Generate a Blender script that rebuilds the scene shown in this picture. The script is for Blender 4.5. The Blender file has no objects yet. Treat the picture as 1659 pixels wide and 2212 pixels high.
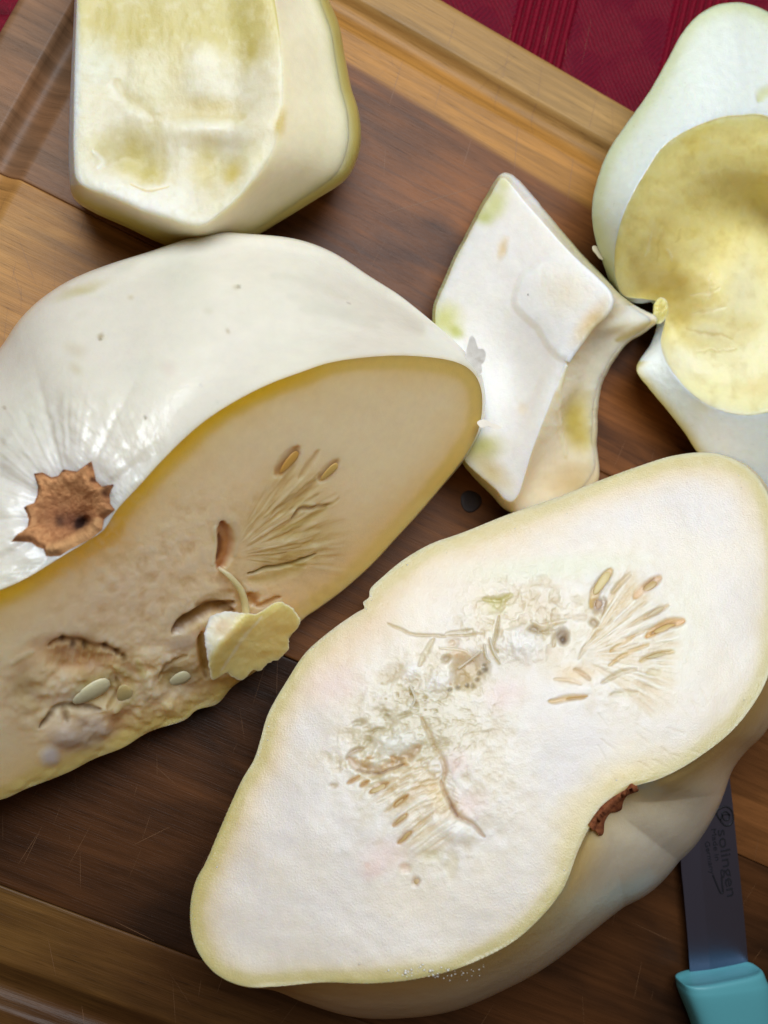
import bpy, math, random
import numpy as np
from mathutils import Vector, Matrix
from mathutils.bvhtree import BVHTree

random.seed(7)
rng = np.random.default_rng(7)
scene = bpy.context.scene
C = scene.collection

# ------------------------------------------------------------------ camera
# photograph measured on a 1659 x 2212 grid, principal point in the middle
F, CX, CY = 1840.0, 829.5, 1106.0
NRM = np.array([-0.199, 0.072, 1.0]); NRM /= np.linalg.norm(NRM)   # board plane seen from the camera
D0 = 0.33
O = np.array([0, 0, D0])
ZW = -NRM
XW = np.array([1.0, 0, 0]) - NRM[0] * NRM; XW /= np.linalg.norm(XW)
YW = np.cross(ZW, XW)
RW = np.stack([XW, YW, ZW])            # camera coords -> world coords
CAM = RW @ (-O)

cam_data = bpy.data.cameras.new('camera')
cam = bpy.data.objects.new('camera', cam_data)
C.objects.link(cam)
m = np.eye(4)
m[:3, 0] = RW @ np.array([1, 0, 0]); m[:3, 1] = RW @ np.array([0, -1, 0]); m[:3, 2] = RW @ np.array([0, 0, -1]); m[:3, 3] = CAM
cam.matrix_world = Matrix(m.tolist())
cam_data.sensor_fit = 'VERTICAL'
cam_data.sensor_height = 24.0
cam_data.angle = 2 * math.atan(CY / F)
cam_data.clip_start = 0.01
cam_data.clip_end = 20
cam_data.dof.use_dof = True
cam_data.dof.focus_distance = 0.285
cam_data.dof.aperture_fstop = 6.5
scene.camera = cam

# ------------------------------------------------------------------ light
world = bpy.data.worlds.new('World'); scene.world = world
world.use_nodes = True
bg = world.node_tree.nodes['Background']
bg.inputs[0].default_value = (0.68, 0.46, 0.29, 1)
bg.inputs[1].default_value = 0.10

def area(name, direction, dist, sx, sy, power, col):
    d = Vector(direction).normalized()
    l = bpy.data.lights.new(name, 'AREA'); l.shape = 'RECTANGLE'; l.size = sx; l.size_y = sy
    l.energy = power; l.color = col
    o = bpy.data.objects.new(name, l); C.objects.link(o)
    o.location = d * dist
    o.rotation_euler = d.to_track_quat('Z', 'Y').to_euler()
    return o
area('window_light', (-0.02, 0.62, 1.15), 0.78, 0.62, 0.50, 7.2, (0.86, 0.925, 1.0))

scene.view_settings.view_transform = 'Standard'
scene.view_settings.look = 'None'
scene.view_settings.exposure = 0.0
scene.view_settings.gamma = 1.0
scene.cycles.use_denoising = True
scene.cycles.max_bounces = 8

# ------------------------------------------------------------------ helpers
def P(px, py, z):
    px = np.asarray(px, float); py = np.asarray(py, float)
    d = np.stack([(px - CX) / F, (py - CY) / F, np.ones_like(px)], -1)
    dw = d @ RW.T
    t = (z - CAM[2]) / dw[..., 2]
    return CAM + dw * t[..., None]

def P_plane(px, py, plane):
    n, p0 = plane
    px = np.asarray(px, float); py = np.asarray(py, float)
    d = np.stack([(px - CX) / F, (py - CY) / F, np.ones_like(px)], -1)
    dw = d @ RW.T
    t = ((p0 - CAM) @ n) / (dw @ n)
    return CAM + dw * t[..., None]

def plane3(a, b, c):
    A, B, D = (P(*q) for q in (a, b, c))
    n = np.cross(B - A, D - A); n /= np.linalg.norm(n)
    if n[2] < 0: n = -n
    return n, A

def proj(X):
    c = (X - CAM) @ RW
    return CX + F * c[..., 0] / c[..., 2], CY + F * c[..., 1] / c[..., 2]

def lin(c):
    c = np.asarray(c, float) / 255.0
    return np.where(c <= 0.04045, c / 12.92, ((c + 0.055) / 1.055) ** 2.4)

def hash2(i, j, s):
    h = (i.astype(np.int64) * 374761393 + j.astype(np.int64) * 668265263 + s * 974634617) & 0xffffffff
    h = ((h ^ (h >> 13)) * 1274126177) & 0xffffffff
    return ((h ^ (h >> 16)) & 0xffff) / 65535.0

def vnoise(x, y, s=0):
    i, j = np.floor(x), np.floor(y); fx, fy = x - i, y - j
    fx = fx * fx * (3 - 2 * fx); fy = fy * fy * (3 - 2 * fy)
    a, b, c, d = hash2(i, j, s), hash2(i + 1, j, s), hash2(i, j + 1, s), hash2(i + 1, j + 1, s)
    return (a + (b - a) * fx) * (1 - fy) + (c + (d - c) * fx) * fy

def fbm(x, y, s=0, o=4):
    v, a, t = 0, 0.5, 0
    for k in range(o):
        v = v + a * vnoise(x * 2 ** k, y * 2 ** k, s + k); t += a; a *= 0.5
    return v / t - 0.5

def smooth(e0, e1, x):
    t = np.clip((x - e0) / (e1 - e0), 0, 1)
    return t * t * (3 - 2 * t)

def catmull(pts, n=14, closed=True):
    p = np.asarray(pts, float)
    if closed:
        p0, p1, p2, p3 = np.roll(p, 1, 0), p, np.roll(p, -1, 0), np.roll(p, -2, 0)
    else:
        q = np.vstack([2 * p[0] - p[1], p, 2 * p[-1] - p[-2]])
        p0, p1, p2, p3 = q[:-3], q[1:-2], q[2:-1], q[3:]
    out = []
    for t in np.arange(n) / n:
        out.append(0.5 * (2 * p1 + (p2 - p0) * t + (2 * p0 - 5 * p1 + 4 * p2 - p3) * t * t + (3 * p1 - p0 - 3 * p2 + p3) * t ** 3))
    out = np.stack(out, 1).reshape(-1, p.shape[1])
    return out if closed else np.vstack([out, p[-1:]])

def polar(poly, c, th):
    d = catmull(poly)
    a = np.arctan2(d[:, 1] - c[1], d[:, 0] - c[0]) % (2 * math.pi)
    o = np.argsort(a)
    r = np.hypot(d[:, 0] - c[0], d[:, 1] - c[1])
    R = np.interp(th, a[o], r[o], period=2 * math.pi)
    k = np.array([.25, .5, .25])
    R = np.convolve(np.r_[R[-1], R, R[0]], k, 'valid')
    Z = np.interp(th, a[o], d[o, 2], period=2 * math.pi) if d.shape[1] > 2 else None
    return R, Z

def grid_normals(X):                      # X (rows, nth, 3), periodic in axis 1
    du = np.roll(X, -1, 1) - np.roll(X, 1, 1)
    dv = np.gradient(X, axis=0)
    n = np.cross(du, dv)
    l = np.linalg.norm(n, axis=-1, keepdims=True); l[l < 1e-14] = 1
    return n / l

class Loft:
    """concentric rows around a centre: rows[k] = (nth,3) control points, splined across"""
    def __init__(s, centre, nth):
        s.c = centre; s.th = np.arange(nth) / nth * 2 * math.pi; s.rows = []; s.crease = []
    def xy(s, R): return s.c[0] + R * np.cos(s.th), s.c[1] + R * np.sin(s.th)
    def loop(s, poly, z=None, plane=None, scale=1.0, crease=False, dz=0.0, blur=0):
        R, Z = polar(poly, s.c, s.th)
        if blur:
            k = np.hanning(2 * blur + 1); k /= k.sum(); n_ = len(R)
            sm = lambda v: np.convolve(np.r_[v[-blur:], v, v[:blur]], k, 'valid')
            R = sm(R); Z = sm(Z) if Z is not None else None
        x, y = s.xy(R * scale)
        X = P_plane(x, y, plane) if plane is not None else P(x, y, (Z if z is None else z) + 0 * x)
        X = X + np.array([0, 0, dz])
        s.rows.append(X); s.crease.append(crease)
    def point(s, z=None, plane=None, r=0.4):
        x, y = s.xy(np.full_like(s.th, r))
        s.rows.append(P_plane(x, y, plane) if plane is not None else P(x, y, z + 0 * x)); s.crease.append(False)
    def raw(s, X, crease=False): s.rows.append(X); s.crease.append(crease)
    def build(s, segs):
        out = [s.rows[0][None]]; s.at = [0]
        K = len(s.rows); n = 1
        for k in range(K - 1):
            p1, p2 = s.rows[k], s.rows[k + 1]
            p0 = s.rows[k - 1] if k > 0 and not s.crease[k] else 2 * p1 - p2
            p3 = s.rows[k + 2] if k + 2 < K and not s.crease[k + 1] else 2 * p2 - p1
            t = (np.arange(segs[k]) + 1) / segs[k]
            t = t[:, None, None]
            # limit tangents so that uneven rows do not overshoot
            d = np.linalg.norm(p2 - p1, axis=1)[None, :, None]
            def tan(v):
                l = np.linalg.norm(v, axis=1)[None, :, None]; v = v[None]
                return v * np.minimum(1, 2.0 * d / np.maximum(l, 1e-9))
            m1, m2 = tan((p2 - p0) / 2), tan((p3 - p1) / 2)
            h = (2 * t**3 - 3 * t**2 + 1) * p1 + (t**3 - 2 * t**2 + t) * m1 + (-2 * t**3 + 3 * t**2) * p2 + (t**3 - t**2) * m2
            out.append(h); n += segs[k]; s.at.append(n - 1)
        s.X = np.concatenate(out, 0)
        s.recalc()
    def soften(s, r0, r1, it):
        for _ in range(it):
            a = s.X[r0:r1].copy()
            s.X[r0 + 1:r1 - 1] = .25 * a[:-2] + .5 * a[1:-1] + .25 * a[2:]
        s.recalc()
    def recalc(s):
        s.N = grid_normals(s.X)
        s.px, s.py = proj(s.X)
    def displace(s, h): s.X = s.X + s.N * h[..., None]; s.N2 = grid_normals(s.X)

class Paint:
    def __init__(s, px, py, base):
        s.px, s.py = px, py
        s.col = np.zeros(px.shape + (3,)) + lin(base); s.h = np.zeros(px.shape)
        s.wx = 11 * fbm(px / 24, py / 24, 91, 4); s.wy = 11 * fbm(px / 24, py / 24, 97, 4)
    def mix(s, w, color):
        w = np.clip(w, 0, 1)[..., None]; s.col = s.col * (1 - w) + lin(color) * w
    def blob(s, cx, cy, rx, ry, ang=0, color=None, a=1.0, h=0.0, soft=0.6, warp=1.0):
        soft = min(.95, soft * 1.35); h = h * .62
        R = max(rx, ry) * 1.5 + 12
        mk = (np.abs(s.px - cx) < R) & (np.abs(s.py - cy) < R)
        if not mk.any(): return
        x = s.px[mk] - cx + warp * s.wx[mk]; y = s.py[mk] - cy + warp * s.wy[mk]
        c, q = math.cos(math.radians(ang)), math.sin(math.radians(ang))
        d = np.hypot((x * c + y * q) / rx, (-x * q + y * c) / ry)
        w = 1 - smooth(1 - soft, 1 + soft * .5, d)
        if color is not None: s.col[mk] = s.col[mk] * (1 - a * w[:, None]) + lin(color) * a * w[:, None]
        s.h[mk] += h * w
    def stroke(s, pts, w, color=None, a=1.0, h=0.0, soft=0.7, warp=.5, taper=True):
        soft = min(.97, soft * 1.4); h = h * .55; a = a * .9
        p = catmull(pts, 8, False) if len(pts) > 2 else np.asarray(pts, float)
        R = w + 12
        mk = (s.px > p[:, 0].min() - R) & (s.px < p[:, 0].max() + R) & (s.py > p[:, 1].min() - R) & (s.py < p[:, 1].max() + R)
        if not mk.any(): return
        x = s.px[mk] + warp * s.wx[mk]; y = s.py[mk] + warp * s.wy[mk]
        best = np.full(x.shape, 1e9); tt = np.zeros(x.shape)
        n = len(p) - 1
        for i in range(n):
            ax, ay = p[i]; bx, by = p[i + 1]; dx, dy = bx - ax, by - ay
            L = dx * dx + dy * dy + 1e-9
            t = np.clip(((x - ax) * dx + (y - ay) * dy) / L, 0, 1)
            d = np.hypot(x - ax - t * dx, y - ay - t * dy)
            u = d < best; best = np.where(u, d, best); tt = np.where(u, (i + t) / n, tt)
        hw = w / 2
        if taper: hw = hw * (0.45 + 0.55 * np.sqrt(np.clip(4 * tt * (1 - tt), 0, 1)))
        ww = 1 - smooth(1 - soft, 1 + soft * .6, best / hw)
        if color is not None: s.col[mk] = s.col[mk] * (1 - a * ww[:, None]) + lin(color) * a * ww[:, None]
        s.h[mk] += h * ww
    def rimdist(s, poly):
        d = catmull(poly, 10)[:, :2]
        out = np.full(s.px.size, 1e9); X = s.px.ravel(); Y = s.py.ravel()
        for i in range(len(d)):
            out = np.minimum(out, (X - d[i, 0]) ** 2 + (Y - d[i, 1]) ** 2)
        return np.sqrt(out).reshape(s.px.shape)

def mesh_obj(name, V, Fc, mat, parent=None, col=None, vec=None, smooth_=True):
    me = bpy.data.meshes.new(name)
    V = np.asarray(V, float)
    me.from_pydata(V.tolist(), [], Fc if isinstance(Fc, list) else Fc.tolist())
    if col is not None:
        at = me.color_attributes.new('Col', 'FLOAT_COLOR', 'POINT')
        c4 = np.ones((len(V), 4), np.float32); c4[:, :3] = np.clip(col, 0, 1)
        at.data.foreach_set('color', c4.ravel())
    if vec is not None:
        at = me.attributes.new('coord', 'FLOAT_VECTOR', 'POINT')
        at.data.foreach_set('vector', np.asarray(vec, np.float32).ravel())
    me.materials.append(mat)
    if smooth_: me.polygons.foreach_set('use_smooth', [True] * len(me.polygons))
    me.update()
    o = bpy.data.objects.new(name, me); C.objects.link(o)
    if parent is not None:
        o.parent = parent
        q = parent
        off = Vector((0, 0, 0))
        while q is not None: off += q.location; q = q.parent
        o.location = -off
    return o

def grid_faces(nr, nc, periodic=True):
    i = np.arange(nr - 1)[:, None]; j = np.arange(nc if periodic else nc - 1)[None]
    j2 = (j + 1) % nc
    return np.stack([i * nc + j, (i + 1) * nc + j, (i + 1) * nc + j2, i * nc + j2], -1).reshape(-1, 4)

def loft_obj(name, L, r0, r1, mat, parent, col):
    X = L.X[r0:r1 + 1]; n = X.shape[1]
    return mesh_obj(name, X.reshape(-1, 3), grid_faces(X.shape[0], n)[:, ::-1], mat, parent, col.reshape(-1, 3))

def thing(name, label, cat, loc):
    o = bpy.data.objects.new(name, None); C.objects.link(o)
    o.location = loc; o.empty_display_size = 0.02
    o['label'] = label; o['category'] = cat
    return o

def bvh_of(*objs):
    V, Fc = [], []
    for o in objs:
        off = len(V)
        base = Vector((0, 0, 0)); q = o
        while q is not None: base += q.location; q = q.parent
        V += [v.co + base for v in o.data.vertices]
        Fc += [[off + i for i in p.vertices] for p in o.data.polygons]
    return BVHTree.FromPolygons(V, Fc)

def hit(bvh, px, py):
    e = P(px, py, -0.05); d = Vector((e - CAM).tolist()).normalized()
    loc, n, _, _ = bvh.ray_cast(Vector(CAM.tolist()), d)
    if loc is None: return None, None
    if n.dot(d) > 0: n = -n
    return np.array(loc), np.array(n)

# ------------------------------------------------------------------ materials
def nodes(name):
    mt = bpy.data.materials.new(name); mt.use_nodes = True
    nt = mt.node_tree; b = nt.nodes['Principled BSDF']
    return mt, nt, b
def N(nt, kind, **kw):
    n = nt.nodes.new(kind)
    for k, v in kw.items():
        if k in n.inputs: n.inputs[k].default_value = v
        else: setattr(n, k, v)
    return n
def setin(b, **kw):
    for k, v in kw.items(): b.inputs[k.replace('_', ' ')].default_value = v

def vc_material(name, rough, bump, bscale, sss=0.3, spec=0.5, coat=0.0, mottling=0.06, rvar=0.2, coarse=0.0):
    mt, nt, b = nodes(name); L = nt.links
    at = N(nt, 'ShaderNodeAttribute', attribute_name='Col')
    tc = N(nt, 'ShaderNodeTexCoord')
    n1 = N(nt, 'ShaderNodeTexNoise', Scale=bscale * .22, Detail=4.0, Roughness=0.6)
    n2 = N(nt, 'ShaderNodeTexNoise', Scale=bscale, Detail=3.0, Roughness=0.65)
    for n in (n1, n2): L.new(tc.outputs['Object'], n.inputs['Vector'])
    mr = N(nt, 'ShaderNodeMapRange'); mr.inputs['To Min'].default_value = 1 - mottling; mr.inputs['To Max'].default_value = 1 + mottling
    mr.inputs['From Min'].default_value = .3; mr.inputs['From Max'].default_value = .7
    L.new(n1.outputs['Fac'], mr.inputs['Value'])
    mx = N(nt, 'ShaderNodeVectorMath', operation='SCALE')
    L.new(at.outputs['Color'], mx.inputs[0]); L.new(mr.outputs[0], mx.inputs['Scale'])
    L.new(mx.outputs[0], b.inputs['Base Color'])
    rr = N(nt, 'ShaderNodeMapRange'); rr.inputs['To Min'].default_value = rough - rvar * .5; rr.inputs['To Max'].default_value = rough + rvar * .5
    rr.inputs['From Min'].default_value = .3; rr.inputs['From Max'].default_value = .7
    L.new(n1.outputs['Fac'], rr.inputs['Value']); L.new(rr.outputs[0], b.inputs['Roughness'])
    bp = N(nt, 'ShaderNodeBump', Strength=1.0, Distance=bump)
    L.new(n2.outputs['Fac'], bp.inputs['Height'])
    if coarse:
        bp2 = N(nt, 'ShaderNodeBump', Strength=1.0, Distance=coarse)
        L.new(n1.outputs['Fac'], bp2.inputs['Height']); L.new(bp2.outputs[0], bp.inputs['Normal'])
    L.new(bp.outputs[0], b.inputs['Normal'])
    b.inputs['Subsurface Weight'].default_value = sss
    b.inputs['Subsurface Radius'].default_value = (1.0, 0.74, 0.42)
    b.inputs['Subsurface Scale'].default_value = 0.010
    b.inputs['Specular IOR Level'].default_value = spec
    b.inputs['Coat Weight'].default_value = coat; b.inputs['Coat Roughness'].default_value = 0.16
    L.new(bp.outputs[0], b.inputs['Coat Normal'])
    return mt

M_flesh = vc_material('squash_flesh', 0.36, 0.00009, 1700, sss=0.9, spec=0.45, coat=.4, mottling=0.025, coarse=0.00004)
M_wet = vc_material('wet_squash_flesh', 0.42, 0.00008, 1500, sss=0.9, spec=0.42, coat=.06, mottling=0.03, coarse=0.00006)
M_rind = vc_material('squash_rind', 0.34, 0.00006, 900, sss=0.6, spec=0.45, coat=0.5, mottling=0.025, rvar=0.1, coarse=0.00018)
M_scar = vc_material('corky_stem_scar', 0.85, 0.0003, 1300, sss=0.0, spec=0.2, mottling=0.14, coarse=0.00025)
M_shred = vc_material('pale_shred', 0.45, 0.0001, 900, sss=0.0, spec=0.4)
M_seed = vc_material('squash_seed', 0.38, 0.0001, 900, sss=0.3, spec=0.5, mottling=0.06)

def wood_material():
    mt, nt, b = nodes('oiled_wood'); L = nt.links
    at = N(nt, 'ShaderNodeAttribute', attribute_name='Col')
    cd = N(nt, 'ShaderNodeAttribute', attribute_name='coord')
    mp = N(nt, 'ShaderNodeMapping'); mp.inputs['Scale'].default_value = (16, 300, 60)
    L.new(cd.outputs['Vector'], mp.inputs['Vector'])
    n1 = N(nt, 'ShaderNodeTexNoise', Scale=1.0, Detail=6.0, Roughness=0.62, Distortion=0.6); L.new(mp.outputs[0], n1.inputs['Vector'])
    mp2 = N(nt, 'ShaderNodeMapping'); mp2.inputs['Scale'].default_value = (70, 1900, 300)
    L.new(cd.outputs['Vector'], mp2.inputs['Vector'])
    n2 = N(nt, 'ShaderNodeTexNoise', Scale=1.0, Detail=3.0, Roughness=0.6); L.new(mp2.outputs[0], n2.inputs['Vector'])
    # dark pores
    pr = N(nt, 'ShaderNodeMapRange'); pr.inputs['From Min'].default_value = .60; pr.inputs['From Max'].default_value = .74
    pr.inputs['To Min'].default_value = 1; pr.inputs['To Max'].default_value = .45
    L.new(n2.outputs['Fac'], pr.inputs['Value'])
    gr = N(nt, 'ShaderNodeMapRange'); gr.inputs['From Min'].default_value = .3; gr.inputs['From Max'].default_value = .7
    gr.inputs['To Min'].default_value = .68; gr.inputs['To Max'].default_value = 1.28
    L.new(n1.outputs['Fac'], gr.inputs['Value'])
    mul = N(nt, 'ShaderNodeMath', operation='MULTIPLY'); L.new(gr.outputs[0], mul.inputs[0]); L.new(pr.outputs[0], mul.inputs[1])
    mx = N(nt, 'ShaderNodeVectorMath', operation='SCALE'); L.new(at.outputs['Color'], mx.inputs[0]); L.new(mul.outputs[0], mx.inputs['Scale'])
    L.new(mx.outputs[0], b.inputs['Base Color'])
    rr = N(nt, 'ShaderNodeMapRange'); rr.inputs['To Min'].default_value = .34; rr.inputs['To Max'].default_value = .5
    L.new(n1.outputs['Fac'], rr.inputs['Value']); L.new(rr.outputs[0], b.inputs['Roughness'])
    bp = N(nt, 'ShaderNodeBump', Strength=.6, Distance=0.00025); L.new(n2.outputs['Fac'], bp.inputs['Height'])
    L.new(bp.outputs[0], b.inputs['Normal'])
    b.inputs['Specular IOR Level'].default_value = 0.28
    return mt
M_wood = wood_material()

def plain(name, col, rough, metal=0.0, spec=0.5, sheen=0.0):
    mt, nt, b = nodes(name)
    b.inputs['Base Color'].default_value = (*lin(col), 1); b.inputs['Roughness'].default_value = rough
    b.inputs['Metallic'].default_value = metal; b.inputs['Specular IOR Level'].default_value = spec
    b.inputs['Sheen Weight'].default_value = sheen
    tc = N(nt, 'ShaderNodeTexCoord'); n = N(nt, 'ShaderNodeTexNoise', Scale=900.0, Detail=3.0)
    nt.links.new(tc.outputs['Object'], n.inputs['Vector'])
    bp = N(nt, 'ShaderNodeBump', Strength=.3, Distance=0.0001); nt.links.new(n.outputs['Fac'], bp.inputs['Height'])
    nt.links.new(bp.outputs[0], b.inputs['Normal'])
    return mt

# ------------------------------------------------------------------ tablecloth
def cloth_material():
    mt, nt, b = nodes('red_damask'); L = nt.links
    at = N(nt, 'ShaderNodeAttribute', attribute_name='Col')
    tc = N(nt, 'ShaderNodeTexCoord')
    mp = N(nt, 'ShaderNodeMapping'); mp.inputs['Rotation'].default_value = (0, 0, math.radians(20)); mp.inputs['Scale'].default_value = (2600, 900, 900)
    L.new(tc.outputs['Object'], mp.inputs['Vector'])
    n = N(nt, 'ShaderNodeTexNoise', Scale=1.0, Detail=3.0, Roughness=.7); L.new(mp.outputs[0], n.inputs['Vector'])
    mr = N(nt, 'ShaderNodeMapRange'); mr.inputs['From Min'].default_value = .3; mr.inputs['From Max'].default_value = .7
    mr.inputs['To Min'].default_value = .6; mr.inputs['To Max'].default_value = 1.5
    L.new(n.outputs['Fac'], mr.inputs['Value'])
    mx = N(nt, 'ShaderNodeVectorMath', operation='SCALE'); L.new(at.outputs['Color'], mx.inputs[0]); L.new(mr.outputs[0], mx.inputs['Scale'])
    L.new(mx.outputs[0], b.inputs['Base Color'])
    bp = N(nt, 'ShaderNodeBump', Strength=.8, Distance=0.0003); L.new(n.outputs['Fac'], bp.inputs['Height']); L.new(bp.outputs[0], b.inputs['Normal'])
    b.inputs['Roughness'].default_value = .55; b.inputs['Specular IOR Level'].default_value = .15
    b.inputs['Sheen Weight'].default_value = .0; b.inputs['Sheen Tint'].default_value = (.8, .3, .45, 1)
    return mt
M_cloth = cloth_material()
ZC = -0.0245
def cloth():
    # fine sheet where it shows (upper right), coarse elsewhere
    xs = np.concatenate([np.linspace(-0.5, -0.01, 50), np.linspace(0.0, 0.24, 420), np.linspace(0.25, 0.6, 36)])
    ys = np.concatenate([np.linspace(-0.5, 0.10, 50), np.linspace(0.105, 0.27, 300), np.linspace(0.28, 0.6, 32)])
    X, Y = np.meshgrid(xs, ys)
    a = P(1138, 0, ZC); b = P(1090, 190, ZC)
    d = (b - a)[:2]; d /= np.linalg.norm(d); nrm = np.array([-d[1], d[0]])
    if nrm[0] < 0: nrm = -nrm
    w = (X - a[0]) * nrm[0] + (Y - a[1]) * nrm[1]
    al = (X - a[0]) * d[0] + (Y - a[1]) * d[1]
    w = w + .0012 * fbm(al * 40, w * 30, 3)
    per = 0.072
    wm = (w + 0.004) % per
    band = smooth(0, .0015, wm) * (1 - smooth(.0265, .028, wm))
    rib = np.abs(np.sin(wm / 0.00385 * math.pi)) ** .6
    # woven leaf and scroll figures between the bands
    u = w * 120 + 2.2 * fbm(al * 60, w * 60, 11); v = al * 120 + 2.2 * fbm(al * 60 + 7, w * 60, 12)
    fig = np.sin(u) * np.cos(v) + .6 * np.sin(2.3 * u + 1.3) * np.sin(1.7 * v)
    figm = smooth(-.5, .7, fig) * (1 - band)
    scal = (figm * np.sin((w + .6 * al) * 3000 + 4 * fbm(al * 200, w * 200, 6)) + (1 - figm) * np.sin((w - .8 * al) * 2500 + 4 * fbm(al * 200, w * 200, 7))) * (1 - band)
    Z = ZC + band * rib * .0024 + figm * .0002 + scal * .0004 - .0003 * band
    col = np.zeros(X.shape + (3,)) + lin((118, 2, 30))
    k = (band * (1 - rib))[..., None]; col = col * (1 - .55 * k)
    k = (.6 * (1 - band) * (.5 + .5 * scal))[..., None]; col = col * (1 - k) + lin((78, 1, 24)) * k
    k = (figm * .5 * (.6 + .4 * scal))[..., None]; col = col * (1 - k) + lin((84, 2, 36)) * k
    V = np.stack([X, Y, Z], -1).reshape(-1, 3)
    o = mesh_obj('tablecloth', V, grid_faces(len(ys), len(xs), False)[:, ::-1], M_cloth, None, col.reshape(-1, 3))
    o['label'] = 'dark red damask tablecloth with raised ribs spread under the wooden board'
    o['category'] = 'tablecloth'
cloth()

# ------------------------------------------------------------------ cutting board
B0 = P(968, 0, 0)[:2]; B1 = P(1354, 224, 0)[:2]
UD = (B1 - B0) / np.linalg.norm(B1 - B0)            # along the grain, to the right in the photograph
VD = np.array([UD[1], -UD[0]])                       # across, away from the top edge
def uv(px, py, z=0.0):
    q = P(px, py, z)[..., :2] - B0
    return q @ UD, q @ VD
UL = float(np.mean([uv(21, 0)[0], uv(0, 69)[0]]))    # left edge
UGL = float(np.mean([uv(153, 20)[0], uv(0, 288)[0]]))
VG = float(np.mean([uv(778, 0)[1], uv(1305, 305)[1]]))
VB = float(np.mean([uv(0, 2078)[1], uv(342, 2204)[1]]))
VEND = VB + 0.013 + VG; UEND = UL + 0.56; UGR = UEND - (UGL - UL)
GW, GD = 0.0132, 0.0046
J1 = float(np.mean([uv(35, 399)[1], uv(340, 521)[1]]))
J3 = float(np.mean([uv(0, 1894)[1], uv(396, 2078)[1]]))
J2 = J1 + 0.52 * (J3 - J1)
print('board', UL, UGL, VG, VB, J1, J2, J3)
def groove(u, v):
    # distance inwards from the outer wall of the juice groove (rounded rectangle)
    cu, cv = (UGL + UGR) / 2, (VG + VB + GW) / 2
    hu, hv = (UGR - UGL) / 2, (VB + GW - VG) / 2; r = 0.02
    qx, qy = np.abs(u - cu) - hu + r, np.abs(v - cv) - hv + r
    sd = np.hypot(np.maximum(qx, 0), np.maximum(qy, 0)) + np.minimum(np.maximum(qx, qy), 0) - r
    t = np.clip(-sd / GW, 0, 1)
    g = np.sin(math.pi * np.clip(t, 0, 1) ** .72) ** .85
    z = -GD * g
    # rounded outer arris
    e = np.minimum.reduce([u - UL, UEND - u, v, VEND - v])
    z = z - .0035 * (1 - np.sqrt(np.clip(1 - (1 - np.clip(e / .0035, 0, 1)) ** 2, 0, 1)))
    return z, t
def bw(u, v, z=0.0): return np.stack([B0[0] + u * UD[0] + v * VD[0], B0[1] + u * UD[1] + v * VD[1], z + 0 * u], -1)

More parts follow.
